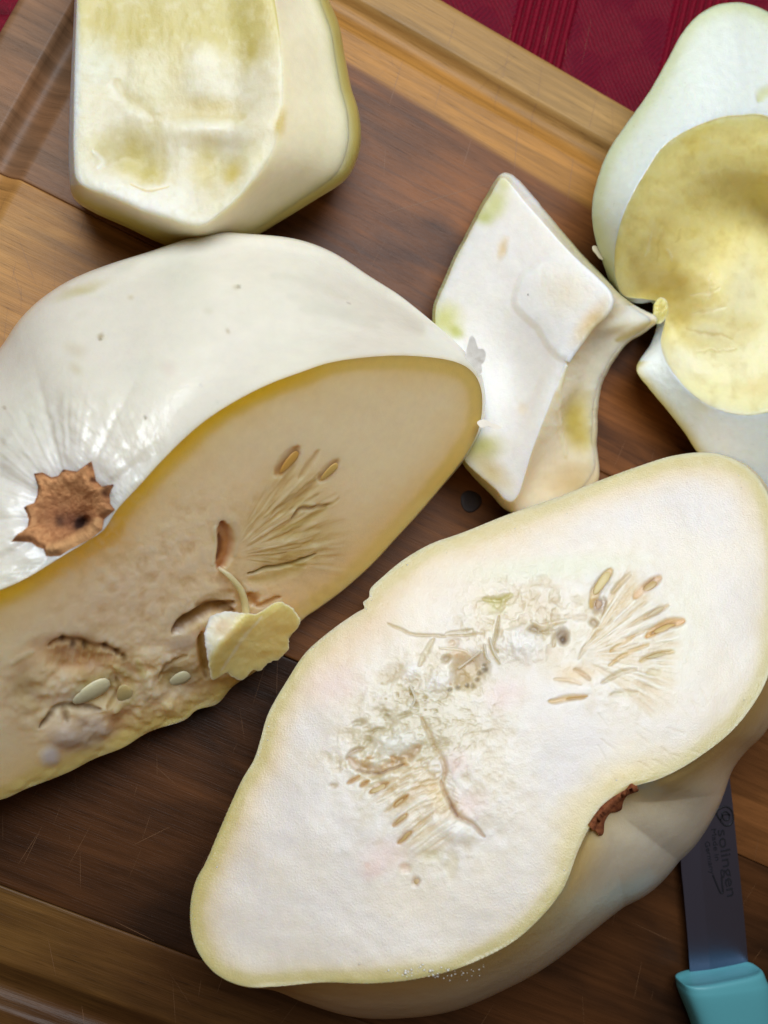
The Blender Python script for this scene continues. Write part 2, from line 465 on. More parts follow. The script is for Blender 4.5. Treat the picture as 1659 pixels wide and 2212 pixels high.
board = thing('cutting_board', 'worn brown wooden cutting board with a juice groove under the squash pieces', 'cutting board',
              bw(np.array(0.1), np.array(0.15), np.array(-0.0235)).tolist())
def plank(v0, v1, kind):
    us = np.concatenate([np.linspace(UL, UL + .004, 7), np.arange(UL + .006, UGL + GW + .02, .0012), np.arange(UGL + GW + .022, UGR - .02, .0035),
                         np.arange(UGR - .018, UEND - .004, .0025), np.linspace(UEND - .004, UEND, 5)])
    n = int((v1 - v0) / .0011) + 2
    vs = np.linspace(v0 + .00015, v1 - .00015, n)
    vs = np.sort(np.concatenate([vs, [v0 + .0005, v1 - .0005]]))
    if v0 == 0: vs = np.sort(np.concatenate([vs, np.linspace(0.0002, .004, 6)]))
    U, V = np.meshgrid(us, vs)
    Z, t = groove(U, V)
    e = np.minimum(V - v0 if v0 > 0 else 1, v1 - V if v1 < VEND else 1)
    Z = Z - .00025 * (1 - smooth(0, .0006, e))
    wn = fbm(U * 14, V * 120, 21 + kind, 4); wl = fbm(U * 5 + 3, V * 26, 40 + kind, 3)
    fig = 1.15 * fbm(U * 16, V * 52 + 2.6 * fbm(U * 14, V * 20, 5), 60 + kind, 5)
    def mixc(a, b, w): w = np.clip(w, 0, 1)[..., None]; return lin(a) * (1 - w) + lin(b) * w
    if kind == 0:
        bv = float(uv(881, 214)[1]) + (U - float(uv(881, 214)[0])) * (float(uv(1277, 448)[1]) - float(uv(881, 214)[1])) / (float(uv(1277, 448)[0]) - float(uv(881, 214)[0]))
        s = V - bv + .006 * wl + .002 * wn
        dark = smooth(-.0012, .0018, s)
        col = mixc((168, 132, 78), (174, 122, 56), smooth(VG - .002, VG + .012, V) + wl) * (1 - dark[..., None])
        heart = mixc((134, 82, 40), (68, 42, 24), .45 + 2.1 * fig)
        far = smooth(.020, .055, s)[..., None]
        heart = heart * (1 - far) + mixc((144, 88, 42), (82, 48, 24), .45 + 2.1 * fig) * far
        left = (1 - smooth(UGL + .02, UGL + .07, U))[..., None] * .55
        heart = heart * (1 - left) + lin((142, 112, 84)) * left  # greyish skylight sheen at the left end, mixed into the wood colour
        col = col + heart * dark[..., None]
    elif kind == 1:
        a = mixc((184, 136, 76), (158, 108, 54), .5 + 2 * fig)
        r = smooth(UGL + .08, UGL + .17, U + .05 * wl)[..., None]
        col = a * (1 - r) + mixc((130, 82, 42), (96, 58, 28), .5 + 1.8 * fig) * r
    elif kind == 2:
        col = mixc((84, 50, 24), (48, 28, 14), .5 + 2.2 * fig)
    else:
        col = mixc((112, 78, 36), (80, 50, 22), .5 + 2.4 * fig)
    col = col * (1 - .10 * smooth(.05, .5, t) * (1 - smooth(.5, .98, t)))[..., None]
    V3 = bw(U, V, Z); nr, nc = U.shape
    Fc = grid_faces(nr, nc, False)
    X = V3.reshape(-1, 3)
    # closed underside and sides
    ring = np.concatenate([np.arange(nc), np.arange(1, nr) * nc + nc - 1, (nr - 1) * nc + np.arange(nc - 2, -1, -1), np.arange(nr - 2, 0, -1) * nc])
    low = X[ring].copy(); low[:, 2] = -0.0225
    b0 = len(X); k = len(ring)
    side = np.stack([ring, np.roll(ring, -1), b0 + (np.arange(k) + 1) % k, b0 + np.arange(k)], -1)
    faces = Fc.tolist() + side.tolist() + [list(range(b0, b0 + k))]
    allv = np.vstack([X, low])
    colr = np.vstack([col.reshape(-1, 3), col.reshape(-1, 3)[ring]])
    co = np.stack([U + .37 * kind, V + .9 * kind, 0 * U], -1).reshape(-1, 3)
    co = np.vstack([co, co[ring]])
    o = mesh_obj('plank', allv, faces, M_wood, board, colr, co)
    return o
for i, (a, b_) in enumerate([(0, J1), (J1, J2), (J2, J3), (J3, VEND)]): plank(a, b_, i)

# round dark knot
def knot():
    c = P(1017, 1083, 0); n = 40
    V, Fc, col = [], [], []
    radii = [0.0001, .0022, .0037, .0043, .0048]; zz = [.00022, .0003, .00025, .00012, -.0006]
    cc = [(44, 30, 32), (38, 26, 28), (34, 22, 22), (46, 28, 20), (56, 34, 24)]
    for r, z, k in zip(radii, zz, cc):
        for j in range(n):
            a = 2 * math.pi * j / n; rr = r * (1 + .05 * math.sin(3 * a + 1))
            V.append((c[0] + rr * math.cos(a), c[1] + rr * math.sin(a), z)); col.append(lin(k))
    o = mesh_obj('knot', V, grid_faces(len(radii), n), plain('dark_knot', (40, 27, 26), .5), board, np.array(col))
knot()

def scratches():
    V, Fc = [], []
    def line(p, q, w):
        p = np.asarray(p); q = np.asarray(q); n = max(2, int(np.linalg.norm(q - p) / .0025))
        d = (q - p) / np.linalg.norm(q - p); s = np.array([-d[1], d[0]]) * w / 2
        b0 = len(V)
        for i in range(n + 1):
            t = i / n; c = p + (q - p) * t
            ww = s * (math.sin(math.pi * min(1, max(0, .04 + .92 * t))) ** .6)
            for sg in (-1, 1):
                uvp = c + sg * ww
                q2 = uvp - B0; z, _ = groove(np.array(q2 @ UD), np.array(q2 @ VD))
                V.append((uvp[0], uvp[1], float(z) + .00009))
        for i in range(n): Fc.append([b0 + 2 * i, b0 + 2 * i + 2, b0 + 2 * i + 3, b0 + 2 * i + 1])
    px = [((1110, 60), (1070, 240)), ((1172, 130), (1150, 300)), ((960, 160), (938, 235)), ((1290, 200), (1268, 300)), ((820, 465), (1070, 392)), ((1018, 300), (1000, 360)),
          ((985, 40), (965, 110)), ((1120, 250), (1110, 380)), ((1042, 1010), (1050, 1060)), ((870, 130), (840, 230)), ((1240, 330), (1225, 440))]
    for a, b_ in px: line(P(*a, 0)[:2], P(*b_, 0)[:2], .00018)
    for i in range(320):
        x, y = random.uniform(0, 1650), random.uniform(0, 2200)
        ang = math.radians(random.gauss(105, 16)) if random.random() < .75 else random.uniform(0, math.pi)
        ln = random.uniform(15, 110)
        line(P(x, y, 0)[:2], P(x + ln * math.cos(ang), y + ln * math.sin(ang), 0)[:2], random.uniform(.00004, .00012))
    o = mesh_obj('knife_scratches', V, Fc, plain('scratched_wood', (138, 100, 68), .5), board)
    o['kind'] = 'stuff'
scratches()

# ------------------------------------------------------------------ shared small builders
def seed_obj(parent, bvh, px, py, length, width, ang, col, lift=0.0, thick=.26):
    """flat tear-shaped seed lying on the surface; ang in the photograph's degrees (y down)"""
    p, n = hit(bvh, px, py)
    if p is None: return
    a = math.radians(ang)
    e = P(px + 20 * math.cos(a), py + 20 * math.sin(a), p[2]) - P(px, py, p[2])
    e = e - n * (e @ n); e /= np.linalg.norm(e); s = np.cross(n, e)
    V, cl = [], []; nr, nc = 9, 14
    for i in range(nr):
        t = i / (nr - 1); x = -math.cos(math.pi * t)
        r = math.sin(math.pi * t) ** .8 * (1 + .25 * x)
        for j in range(nc):
            b_ = 2 * math.pi * j / nc
            q = p + e * (x * length / 2) + s * (r * width / 2 * math.cos(b_)) + n * (r * width / 2 * thick * math.sin(b_) + lift)
            V.append(q); cl.append(lin(col))
    return mesh_obj('seed', V, grid_faces(nr, nc), M_seed, parent, np.array(cl))

def tube(name, parent, mat, pts, rad, col):
    p = catmull(np.asarray(pts), 6, False); n = len(p); V = []; nc = 8
    for i in range(n):
        t = p[min(i + 1, n - 1)] - p[max(i - 1, 0)]; t /= np.linalg.norm(t)
        a = np.cross(t, [0, 0, 1.0]); a /= np.linalg.norm(a) + 1e-9; b_ = np.cross(t, a)
        r = rad[0] + (rad[1] - rad[0]) * i / (n - 1)
        for j in range(nc):
            w = 2 * math.pi * j / nc
            V.append(p[i] + a * r * math.cos(w) * 1.0 + b_ * r * .6 * math.sin(w))
    return mesh_obj(name, V, grid_faces(n, nc), mat, parent, np.zeros((len(V), 3)) + lin(col))

def slab(name, parent, mat, poly, zfun, thick, colfun, centre, rings=16, nth=140, rough=.0):
    """thin ragged piece: outline polygon, own thickness, rounded edge"""
    th = np.arange(nth) / nth * 2 * math.pi
    R, _ = polar([q[:2] for q in poly], centre, th)
    R = R * (1 + rough * fbm(np.cos(th) * 12, np.sin(th) * 12, 77, 5) * 2)
    top, bot = [], []
    for k in range(rings + 1):
        f = max(k / rings, .01)
        x, y = centre[0] + R * f * np.cos(th), centre[1] + R * f * np.sin(th)
        z = zfun(x, y)
        X = P(x, y, z)
        top.append(X)
        e = thick * math.sqrt(max(0, 1 - (k / rings) ** 4))
        bot.append(X - np.array([0, 0, 1]) * e)
    X = np.array(top + bot[::-1])
    px, py = proj(X)
    return mesh_obj(name, X.reshape(-1, 3), grid_faces(len(X), nth)[:, ::-1], mat, parent, colfun(px, py).reshape(-1, 3))

# ------------------------------------------------------------------ A: large half on the left
RIM_A = [(-330, 1470), (-270, 1390), (-140, 1330), (0, 1275), (62, 1246), (130, 1204), (190, 1168), (225, 1143), (255, 1098), (300, 1050), (345, 1000), (400, 945), (455, 900), (520, 860), (585, 828), (650, 804),
         (710, 784), (780, 773), (860, 768), (940, 773), (990, 784), (1020, 803), (1037, 832), (1042, 870), (1036, 920), (1018, 962), (990, 1005), (950, 1055), (905, 1108), (850, 1168), (800, 1222), (740, 1275), (690, 1312), (650, 1342),
         (610, 1400), (560, 1445), (504, 1482), (470, 1520), (425, 1534), (396, 1557), (324, 1580), (266, 1615), (202, 1640), (144, 1670), (54, 1705), (0, 1728), (-130, 1750), (-250, 1700), (-320, 1600)]
SIL_A = [(-340, 1470), (-420, 1330), (-400, 1130), (-280, 960), (-130, 850), (-40, 785), (0, 746), (42, 700), (100, 650), (170, 600), (250, 560), (340, 530), (410, 510), (450, 505), (490, 506), (540, 513), (640, 525), (720, 550), (800, 594), (870, 634),
         (940, 690), (985, 738), (1018, 775), (1038, 805), (1046, 840), (1048, 872), (1040, 922), (1020, 965), (992, 1007), (950, 1056), (905, 1109), (850, 1169), (800, 1223), (740, 1276), (690, 1313), (648, 1343),
         (608, 1400), (558, 1444), (502, 1480), (468, 1518), (424, 1532), (394, 1556), (323, 1579), (265, 1613), (201, 1638), (143, 1668), (54, 1704), (0, 1726), (-130, 1748), (-252, 1700), (-325, 1600)]
def half_a():
    root = thing('squash_half', 'large squash half at left with round brown stem scar above its slanting cut face', 'squash half', P(430, 1150, 0).tolist())
    pl = plane3((300, 1050, .078), (560, 1445, .0135), (1037, 850, .045))
    L = Loft((390, 1230), 900)
    L.point(plane=pl); L.loop(RIM_A, plane=pl, crease=True)
    R0, _ = polar(RIM_A, L.c, L.th); R1, _ = polar(SIL_A, L.c, L.th)
    rim = L.rows[1]; zr = rim[:, 2]
    print('A rim z', zr.min(), zr.max())
    gap = np.clip((R1 - R0) / 200, 0, 1)          # how far the dome reaches past the rim here
    def row(f, zt):
        x, y = L.xy(R0 + (R1 - R0) * f); L.raw(P(x, y, zt))
    zs = np.minimum(zr * .9, .040)
    sx_, sy_ = L.xy(R0); far = smooth(90, 420, np.hypot(sx_ - 170, sy_ - 1150))
    row(.30, zr - .0015 - gap * (.0005 + .0095 * far))
    row(.62, zr - .003 - gap * (.011 + .009 * far))
    row(.88, zr - .006 - gap * (.025 + .008 * far))
    row(1.0, np.minimum(zr * (1 - gap) * .8 + gap * zs, zr - .009 - gap * .036))
    for f, q in ((.97, .35), (.86, .05)):
        x, y = L.xy(R1 * f); L.raw(P(x, y, np.maximum(zs * q, .0012)))
    x, y = L.xy(R1 * .5); L.raw(P(x, y, .001 + 0 * x))
    L.point(z=.001)
    L.build([190, 26, 30, 26, 22, 14, 10, 4, 4])
    r = L.at[1]
    # ---- cut face
    px, py = L.px[:r + 1], L.py[:r + 1]
    p = Paint(px, py, (250, 224, 182))  # peach base: warm light through the shaded flesh put into the colour
    d = p.rimdist([q[:2] for q in RIM_A])
    dw = d * (1 + .5 * fbm(px / 90, py / 90, 8))
    up = smooth(0, 160, (py - 1275) * -1 + (0 - px) * .62 + 380)     # upper rim side
    z7 = lambda x, y: (384 + x * .41153, 896.1 + y * .41153)
    z3 = lambda x, y: (x * .36008, 1280.1 + y * .36008)
    p.mix(.75 * np.exp(-(dw / 66) ** 2), (238, 204, 128))
    upr = .55 + .45 * smooth(-60, 60, (1290 - py) + (300 - px) * .35)
    p.mix((1 - .6 * upr) * .8 * np.exp(-(dw / 24) ** 3), (220, 194, 96)); p.mix(smooth(.6, 1, upr) * (1 - smooth(560, 860, px) * .6) * np.exp(-(dw / 32) ** 4), (240, 186, 40))
    p.mix(.25 * np.exp(-((dw - 24) / 8) ** 2), (212, 186, 84))
    orange = np.exp(-(((px - 190) / 170) ** 2 + ((py - 1180) / 120) ** 2))
    p.mix(.7 * orange * np.exp(-(dw / 60) ** 2), (222, 156, 50))
    # inner core, pinkish with seed lobes
    p.blob(520, 1130, 210, 160, -40, (246, 216, 170), .7, soft=.9)
    p.blob(250, 1300, 200, 100, -25, (240, 212, 176), .7, soft=.9)
    p.blob(620, 1120, 140, 105, -45, (214, 186, 122), .6, soft=.9)
    p.blob(640, 1190, 100, 45, -20, (212, 184, 98), .6, soft=.9)
    nz = fbm(px / 22, py / 22, 14, 4); core = np.exp(-(((px - 430) / 330) ** 2 + ((py - 1290) / 230) ** 2) ** 2)
    p.h += nz * .0010 * core * smooth(40, 110, d) + .0004 * fbm(px / 60, py / 60, 15)
    p.mix(np.clip(nz * 1.6, 0, .5) * core, (226, 206, 176)); p.mix(np.clip(-nz * 1.6, 0, .5) * core, (206, 172, 112))
    # fibres fanning out to the seed lobe
    fa = np.arctan2(py - 1205, px - 487); fr = np.hypot(px - 487, py - 1205)
    fw = smooth(30, 80, fr) * (1 - smooth(215, 285, fr + 30 * fbm(fa * 6, fr / 50, 9))) * smooth(-1.15, -.95, fa) * (1 - smooth(.05, .25, fa))
    fs = fbm(fa * 26, fr / 70, 17, 4); ff = fbm(fa * 60, fr / 60, 18, 3)
    p.mix(fw * .35, (222, 192, 126)); p.mix(fw * np.clip(fs * 2.4, 0, .6), (240, 218, 170)); p.mix(fw * np.clip(-fs * 2.4, 0, .7), (196, 152, 70))
    p.h += fw * (fs * .0011 + ff * .0004)
    for i in range(16):
        t = i / 15.0
        x1, y1 = z7(850 - 120 * abs(t - .45) + random.uniform(-40, 10), 260 + 430 * t)
        x0, y0 = z7(330 + random.uniform(0, 160), 600 + 190 * t + random.uniform(-30, 30))
        f0 = random.uniform(.1, .55); f1 = random.uniform(.7, 1.0)
        q = lambda f: (x0 + (x1 - x0) * f, y0 + (y1 - y0) * f + 6 * math.sin(3 * f + i))
        p.stroke([q(f0), q((f0 + f1) / 2), q(f1)], random.uniform(6, 14), random.choice([(190, 152, 76), (204, 166, 92), (236, 214, 170), (198, 170, 88)]), random.uniform(.3, .6), random.choice([-.0006, -.0004, .0004]), soft=.95, warp=1)
    S = lambda pts, w, c, a=1, h=0, **k: p.stroke([z7(*q) for q in pts], w * .4115, c, a, h, **k)
    S([(632, 180), (585, 240), (525, 312)], 74, (196, 140, 56), .85, -.0022)
    S([(640, 200), (600, 250)], 26, (160, 104, 34), .6, -.0008)
    S([(840, 245), (790, 300), (750, 345)], 58, (196, 152, 74), .75, -.0016)
    S([(740, 190), (690, 260), (640, 330)], 34, (206, 170, 100), .6, -.0012)
    S([(600, 545), (640, 495), (700, 490), (790, 475)], 24, (160, 118, 50), .8, -.0018)
    S([(590, 520), (640, 470), (720, 470)], 20, (236, 214, 160), .5, .0010)
    S([(370, 838), (470, 805), (580, 785), (720, 735)], 22, (138, 112, 30), .85, -.0022)
    S([(380, 870), (520, 850), (660, 790)], 60, (204, 176, 90), .6, -.0008)
    S([(235, 580), (250, 640), (245, 720), (225, 800)], 86, (188, 112, 36), .95, -.0050, soft=.5)
    S([(225, 640), (232, 700), (215, 770)], 34, (128, 66, 16), .9, -.002)
    S([(195, 590), (200, 700), (185, 790)], 26, (228, 204, 160), .6, .0012)
    S([(300, 560), (320, 640), (300, 740)], 40, (214, 186, 150), .6, .0006)
    S([(380, 950), (410, 990)], 80, (186, 122, 34), .9, -.003)
    S([(420, 1010), (540, 960)], 30, (176, 120, 36), .8, -.0018)
    S([(300, 870), (330, 940), (360, 1000)], 60, (190, 152, 70), .8, -.002)
    S([(0, 1130), (70, 1080), (180, 1010), (290, 1030)], 70, (132, 92, 34), .9, -.0035, soft=.5)
    S([(100, 1000), (200, 960), (280, 930)], 60, (198, 160, 96), .6, -.001)
    S([(120, 1170), (140, 1280), (150, 1380)], 46, (150, 112, 48), .8, -.003)
    T = lambda pts, w, c, a=1, h=0, **k: p.stroke([z3(*q) for q in pts], w * .36, c, a, h, **k)
    def BL(x, y, rx, ry, ang, c, a, h, **k): p.blob(*z3(x, y), rx * .36, ry * .36, ang, c, a, h, **k)
    BL(470, 390, 270, 110, 8, (202, 146, 84), .85, -.0034, soft=.6)
    T([(300, 330), (380, 290), (480, 300), (560, 330), (640, 330), (740, 390)], 44, (150, 98, 36), .8, -.002)
    for x, y in ((380, 285), (445, 325), (520, 335), (635, 325), (705, 360), (745, 392)): BL(x, y, 22, 30, 0, (98, 58, 18), .9, -.0014, warp=.2)
    for k in range(9): T([(330 + 45 * k, 320 + 6 * k), (310 + 45 * k, 440)], 12, (222, 178, 120), .6, .0008)
    BL(560, 600, 190, 100, -24, (196, 170, 104), .9, -.0020)
    T([(690, 450), (790, 520), (800, 620), (690, 715)], 60, (216, 192, 132), .8, .0020)
    T([(700, 520), (720, 600), (640, 690)], 34, (160, 126, 60), .7, -.0016)
    BL(1060, 520, 130, 100, -20, (190, 160, 98), .9, -.002)
    T([(960, 520), (1000, 430), (1120, 380)], 36, (152, 118, 56), .6, -.0016)
    T([(820, 400), (860, 520), (870, 640)], 60, (208, 190, 118), .7, .0008)
    T([(1040, 240), (1110, 170), (1260, 110), (1400, 60)], 70, (140, 96, 36), .9, -.0034, soft=.5)
    BL(1090, 290, 90, 70, -30, (196, 178, 160), .7, .0012)
    T([(1210, 250), (1215, 380), (1240, 470)], 60, (196, 156, 60), .8, -.0024)
    BL(480, 820, 210, 120, -10, (206, 186, 166), .9, .0030, soft=.5)
    BL(600, 810, 70, 60, 20, (216, 198, 182), .8, .0016)
    BL(380, 850, 90, 70, 20, (214, 196, 180), .8, .0014)
    T([(240, 810), (300, 740), (360, 690), (520, 690), (600, 700)], 40, (116, 88, 34), .9, -.0026)
    T([(380, 700), (400, 760)], 50, (140, 110, 44), .8, -.002)
    BL(300, 970, 60, 70, 20, (214, 204, 206), .8, .0020)
    BL(700, 770, 90, 60, -20, (212, 160, 106), .8, -.001)
    BL(150, 600, 130, 200, 20, (186, 160, 104), .6, -.0010, soft=.9)
    T([(60, 430), (140, 390), (200, 360)], 40, (196, 180, 130), .5, .0008)
    low = np.exp(-(d / 26) ** 2) * smooth(1400, 1480, py) * (1 - smooth(600, 660, px))
    p.h += low * .0016 * fbm(px / 22, py / 22, 19, 3)
    pulp = np.exp(-(((px - 260) / 260) ** 2 + ((py - 1500) / 110) ** 2) ** 2)
    p.h += pulp * (.0055 * fbm(px / 46, py / 34, 63, 3) + .0012 * fbm(px / 14, py / 14, 64, 3)); pz = fbm(px / 40, py / 30, 65, 4)
    p.mix(pulp * np.clip(pz * 2, 0, .5), (236, 214, 186)); p.mix(pulp * np.clip(-pz * 2, 0, .5), (206, 170, 100))
    L.X[:r + 1] += L.N[:r + 1] * (p.h * .66 * smooth(0, 9, d))[..., None]
    fl = loft_obj('cut_face', L, 0, r, M_wet, root, p.col)
    # ---- rind
    px, py = L.px[r:], L.py[r:]
    s = Paint(px, py, (230, 224, 206))
    s.mix(.5 * smooth(-.05, .25, fbm(px / 130, py / 130, 31)), (230, 222, 206))
    s.mix(.35 * smooth(.0, .3, fbm(px / 200 + 4, py / 200, 32)), (214, 216, 196))
    dr = s.rimdist([q[:2] for q in RIM_A])
    s.mix(.55 * np.exp(-(dr / 5) ** 2), (214, 188, 110))
    Q = lambda x, y: (.5 * x, 478 + .5 * y)
    s.blob(*Q(350, 300), 60, 12, -24, (202, 190, 138), .75, soft=.9)
    s.blob(*Q(530, 190), 30, 10, -30, (210, 208, 188), .6, soft=.9)
    for x, y, rr, ang, c, a in ((1030, 297, 8, 0, (120, 110, 84), .8), (1020, 300, 14, 10, (196, 186, 156), .6), (985, 485, 12, 60, (198, 184, 154), .8), (430, 488, 16, -60, (178, 160, 122), .85), (428, 500, 6, -60, (130, 112, 72), .8),
                                (560, 315, 14, 0, (206, 194, 162), .7), (630, 852, 7, 70, (128, 108, 70), .9), (22, 808, 8, 60, (170, 152, 120), .8), (1510, 345, 4, 0, (120, 110, 90), .8), (870, 712, 6, 0, (206, 196, 180), .7),
                                (330, 560, 50, 20, (216, 204, 178), .6), (330, 640, 34, 40, (212, 200, 168), .6), (730, 650, 44, 50, (224, 212, 196), .6), (900, 400, 24, 10, (214, 206, 180), .5), (940, 780, 10, 0, (200, 196, 180), .3)):
        s.blob(*Q(x, y), rr * .5 + 1.2, rr * .34 + 1.2, ang, c, a, soft=.8, warp=.3)
    for pts in ([(1250, 330), (1400, 360), (1659, 410)], [(1300, 380), (1450, 390), (1640, 440)], [(1180, 250), (1330, 260), (1500, 320)]):
        s.stroke([Q(*q) for q in pts], 26, (214, 210, 190), .4, -.0002)
    # radiating pleats around the stem scar
    cx, cy = 150, 1105
    ang = np.arctan2(py - cy, px - cx); rr = np.hypot(px - cx, py - cy)
    pleat = np.abs(np.sin(ang * 5.0 + .8 * np.sin(ang * 2 + 1))) ** .8
    fade = smooth(70, 130, rr) * (1 - smooth(190, 420, rr))
    s.h += (pleat - .5) * .0013 * fade * (py < 1400)
    fine = fbm(ang * 26, rr / 160, 44, 3)
    s.h += (fine * .0007 + fbm(px / 20, py / 20, 46, 3) * .0011) * smooth(60, 110, rr) * (1 - smooth(190, 300, rr))
    s.h -= .0030 * (1 - smooth(30, 150, rr)) * smooth(3, 40, dr)
    for bx, by, br, bh in ((800, 860, 70, -.0058), (930, 910, 28, -.0030), (960, 920, 13, -.0050)): s.blob(bx * .18519, 964.3 + by * .18519, br, br * .85, 10, None, 0, bh, soft=.9, warp=.1)
    lob = np.cos(ang * 8 + 1.0)
    s.h += lob * .0013 * smooth(240, 420, rr) * smooth(10, 90, dr)
    s.mix(.35 * (1 - smooth(60, 260, rr)), (226, 220, 220))
    vis = smooth(0, 14, dr)
    L.X[r:] += L.N[r:] * (s.h * vis)[..., None]
    rd = loft_obj('rind', L, r, L.X.shape[0] - 1, M_rind, root, s.col)
    bvh = bvh_of(fl, rd)
    # ---- stem scar
    z6 = lambda x, y: (x * .18519, 964.3 + y * .18519)
    star = [(110, 1112), (215, 1040), (285, 1025), (325, 930), (335, 850), (318, 790), (278, 712), (400, 660), (440, 560), (445, 470), (395, 318), (500, 305), (600, 362), (680, 345), (740, 268), (830, 285), (900, 292), (1070, 170), (1100, 300), (1122, 400),
            (1190, 470), (1335, 440), (1280, 560), (1288, 670), (1345, 742), (1215, 850), (1195, 975), (1050, 1085), (800, 1212), (700, 1280), (540, 1285), (512, 1200), (430, 1170), (370, 1122), (250, 1112)]
    star = [z6(*q) for q in star]; c = z6(800, 800); nth = 260
    th = np.arange(nth) / nth * 2 * math.pi
    d_ = np.vstack([np.linspace(star[i], star[(i + 1) % len(star)], 8, endpoint=False) for i in range(len(star))])
    a_ = np.arctan2(d_[:, 1] - c[1], d_[:, 0] - c[0]) % (2 * math.pi); o_ = np.argsort(a_)
    R = np.interp(th, a_[o_], np.hypot(d_[:, 0] - c[0], d_[:, 1] - c[1])[o_], period=2 * math.pi)
    rings = 40; X = np.zeros((rings + 1, nth, 3)); col = np.zeros((rings + 1, nth, 3))
    Xs = {}
    for k in range(rings + 1):
        f = max(.01, k / rings)
        for j in range(nth):
            x, y = c[0] + R[j] * f * math.cos(th[j]), c[1] + R[j] * f * math.sin(th[j])
            q, n = hit(bvh, x, y)
            if q is None: q, n = X[k - 1, j], np.array([0, 0, 1.0])
            X[k, j] = q
    # one smooth base so that the scar does not copy every pleat
    nbar = np.array([-.25, .35, 1.0]); nbar /= np.linalg.norm(nbar)
    px, py = proj(X)
    w = Paint(px, py, (208, 152, 102)); f = (np.arange(rings + 1) / rings)[:, None] + 0 * px
    nn = fbm(px / 7, py / 7, 51, 4)
    w.mix(np.clip(.5 + 2.2 * nn, 0, 1) * .6, (150, 96, 58)); w.mix(np.clip(-2 * nn, 0, 1) * .6, (200, 150, 102))
    w.blob(*z6(800, 860), 66, 46, 10, (132, 84, 56), .8, 0, soft=.9)
    w.blob(*z6(900, 900), 40, 24, 10, (96, 60, 46), .7, 0, soft=.9)
    w.blob(*z6(960, 920), 15, 20, 20, (40, 22, 18), .95, 0, soft=.4, warp=.2)
    w.blob(*z6(720, 900), 14, 16, 20, (70, 44, 34), .7, 0, soft=.6)
    w.mix(.7 * smooth(.80, .97, f) * (.6 + .8 * (fbm(px / 14, py / 14, 5) + .3)), (104, 58, 34))
    for x, y in ((1030, 215), (1110, 410), (1250, 500), (1230, 570), (1320, 460), (420, 330), (740, 290), (300, 720)): w.blob(*z6(x, y), 7, 7, 0, (66, 32, 22), .8)
    w.stroke([z6(560, 1240), (z6(800, 1170)), z6(1050, 1030), z6(1180, 880)], 22, (206, 160, 108), .7, .0012)
    hh = .0014 * smooth(1.0, .86, f) + nn * .0009 + w.h + .0010 * np.exp(-((f - .72) / .15) ** 2)
    Xr = X + nbar * (hh * smooth(1.0, .93, f) + .0001)[..., None]
    mesh_obj('stem_scar', Xr.reshape(-1, 3), grid_faces(rings + 1, nth)[:, ::-1], M_scar, root, w.col.reshape(-1, 3))
    # ---- seeds left in the hollow
    for a in ((*z3(545, 590), .0125, .0072, -26, (226, 214, 170)), (*z3(1075, 512), .0075, .0056, -35, (222, 212, 168)), (*z3(745, 600), .0095, .005, 70, (214, 192, 132)),
              (*z7(582, 246), .0085, .003, -55, (206, 150, 70)), (*z7(792, 296), .0075, .0026, -50, (210, 166, 88))):
        seed_obj(root, bvh, *a[:2], *a[2:], lift=.0004)
    # ---- torn flap of flesh
    fp = [(300, 1035), (360, 1042), (420, 1040), (500, 992), (555, 985), (605, 1015), (642, 1080), (622, 1130), (582, 1168), (584, 1222), (532, 1282), (482, 1300), (432, 1342), (392, 1340), (340, 1392), (272, 1368), (255, 1352), (180, 1392), (163, 1300), (138, 1160), (165, 1070), (230, 1036)]
    fp = [z7(*q) for q in fp]
    def zf(x, y):
        X = P_plane(x, y, pl)[..., 2]
        t = ((x - 440) * .55 + (y - 1330) * .45)
        g = smooth(0, 60, np.hypot(x - 520, y - 1400) * 0 + (y - 1318) * .7 + (x - 445) * .35)
        ridge = np.exp(-(((x - 500) * .82 + (y - 1365) * .62) / 22) ** 2)
        return np.maximum(X + .004 + .009 * g + .0035 * ridge + .0012 * fbm(x / 18, y / 18, 61), .006)
    def cf(px, py):
        w = Paint(px, py, (240, 212, 142))
        w.mix(np.clip(.5 + 2 * fbm(px / 16, py / 16, 71), 0, 1) * .4, (228, 192, 112))
        s_ = (px - 500) * .82 + (py - 1365) * .62
        w.mix(.9 * (1 - smooth(-14, 4, s_)), (246, 226, 196)); w.blob(*z7(230, 1120), 26, 22, 0, (224, 192, 160), .7, soft=.9)
        w.stroke([z7(440, 1060), z7(330, 1190), z7(230, 1340)], 8, (238, 222, 190), .8)
        return w.col
    slab('torn_flap', root, M_wet, fp, zf, .0035, cf, z7(390, 1190), 26, 300, .035)
    # ---- torn membrane strand
    pts = []
    for (x, y), up_ in zip([z7(205, 805), z7(255, 830), z7(292, 900), z7(318, 975), z7(330, 1040)], (.0005, .002, .003, .003, .004)):
        q, n = hit(bvh, x, y); pts.append(q + n * up_)
    tube('membrane_strand', root, M_wet, pts, (.0006, .0015), (238, 212, 150))
    # ---- ragged shreds of peel at the tip
    sh = [(1000, 790), (1005, 770), (1012, 735), (1020, 722), (1030, 740), (1033, 752), (1046, 754), (1050, 768), (1046, 782), (1040, 790), (1042, 804), (1030, 812), (1020, 806)]
    slab('peel_shred', root, M_shred, sh, lambda x, y: .050 + (y - 770) * -.00008 + .0005 * fbm(x / 14, y / 14, 81), .0012,
         lambda px, py: Paint(px, py, (240, 235, 226)).col, (1026, 775), 8, 80, .05)
    sh = [(1030, 912), (1045, 906), (1062, 914), (1075, 918), (1088, 927), (1070, 926), (1052, 920), (1040, 924)]
    slab('peel_shred', root, M_shred, sh, lambda x, y: .041 + 0 * x, .0008, lambda px, py: Paint(px, py, (240, 230, 212)).col, (1052, 916), 6, 60, .05)
half_a()

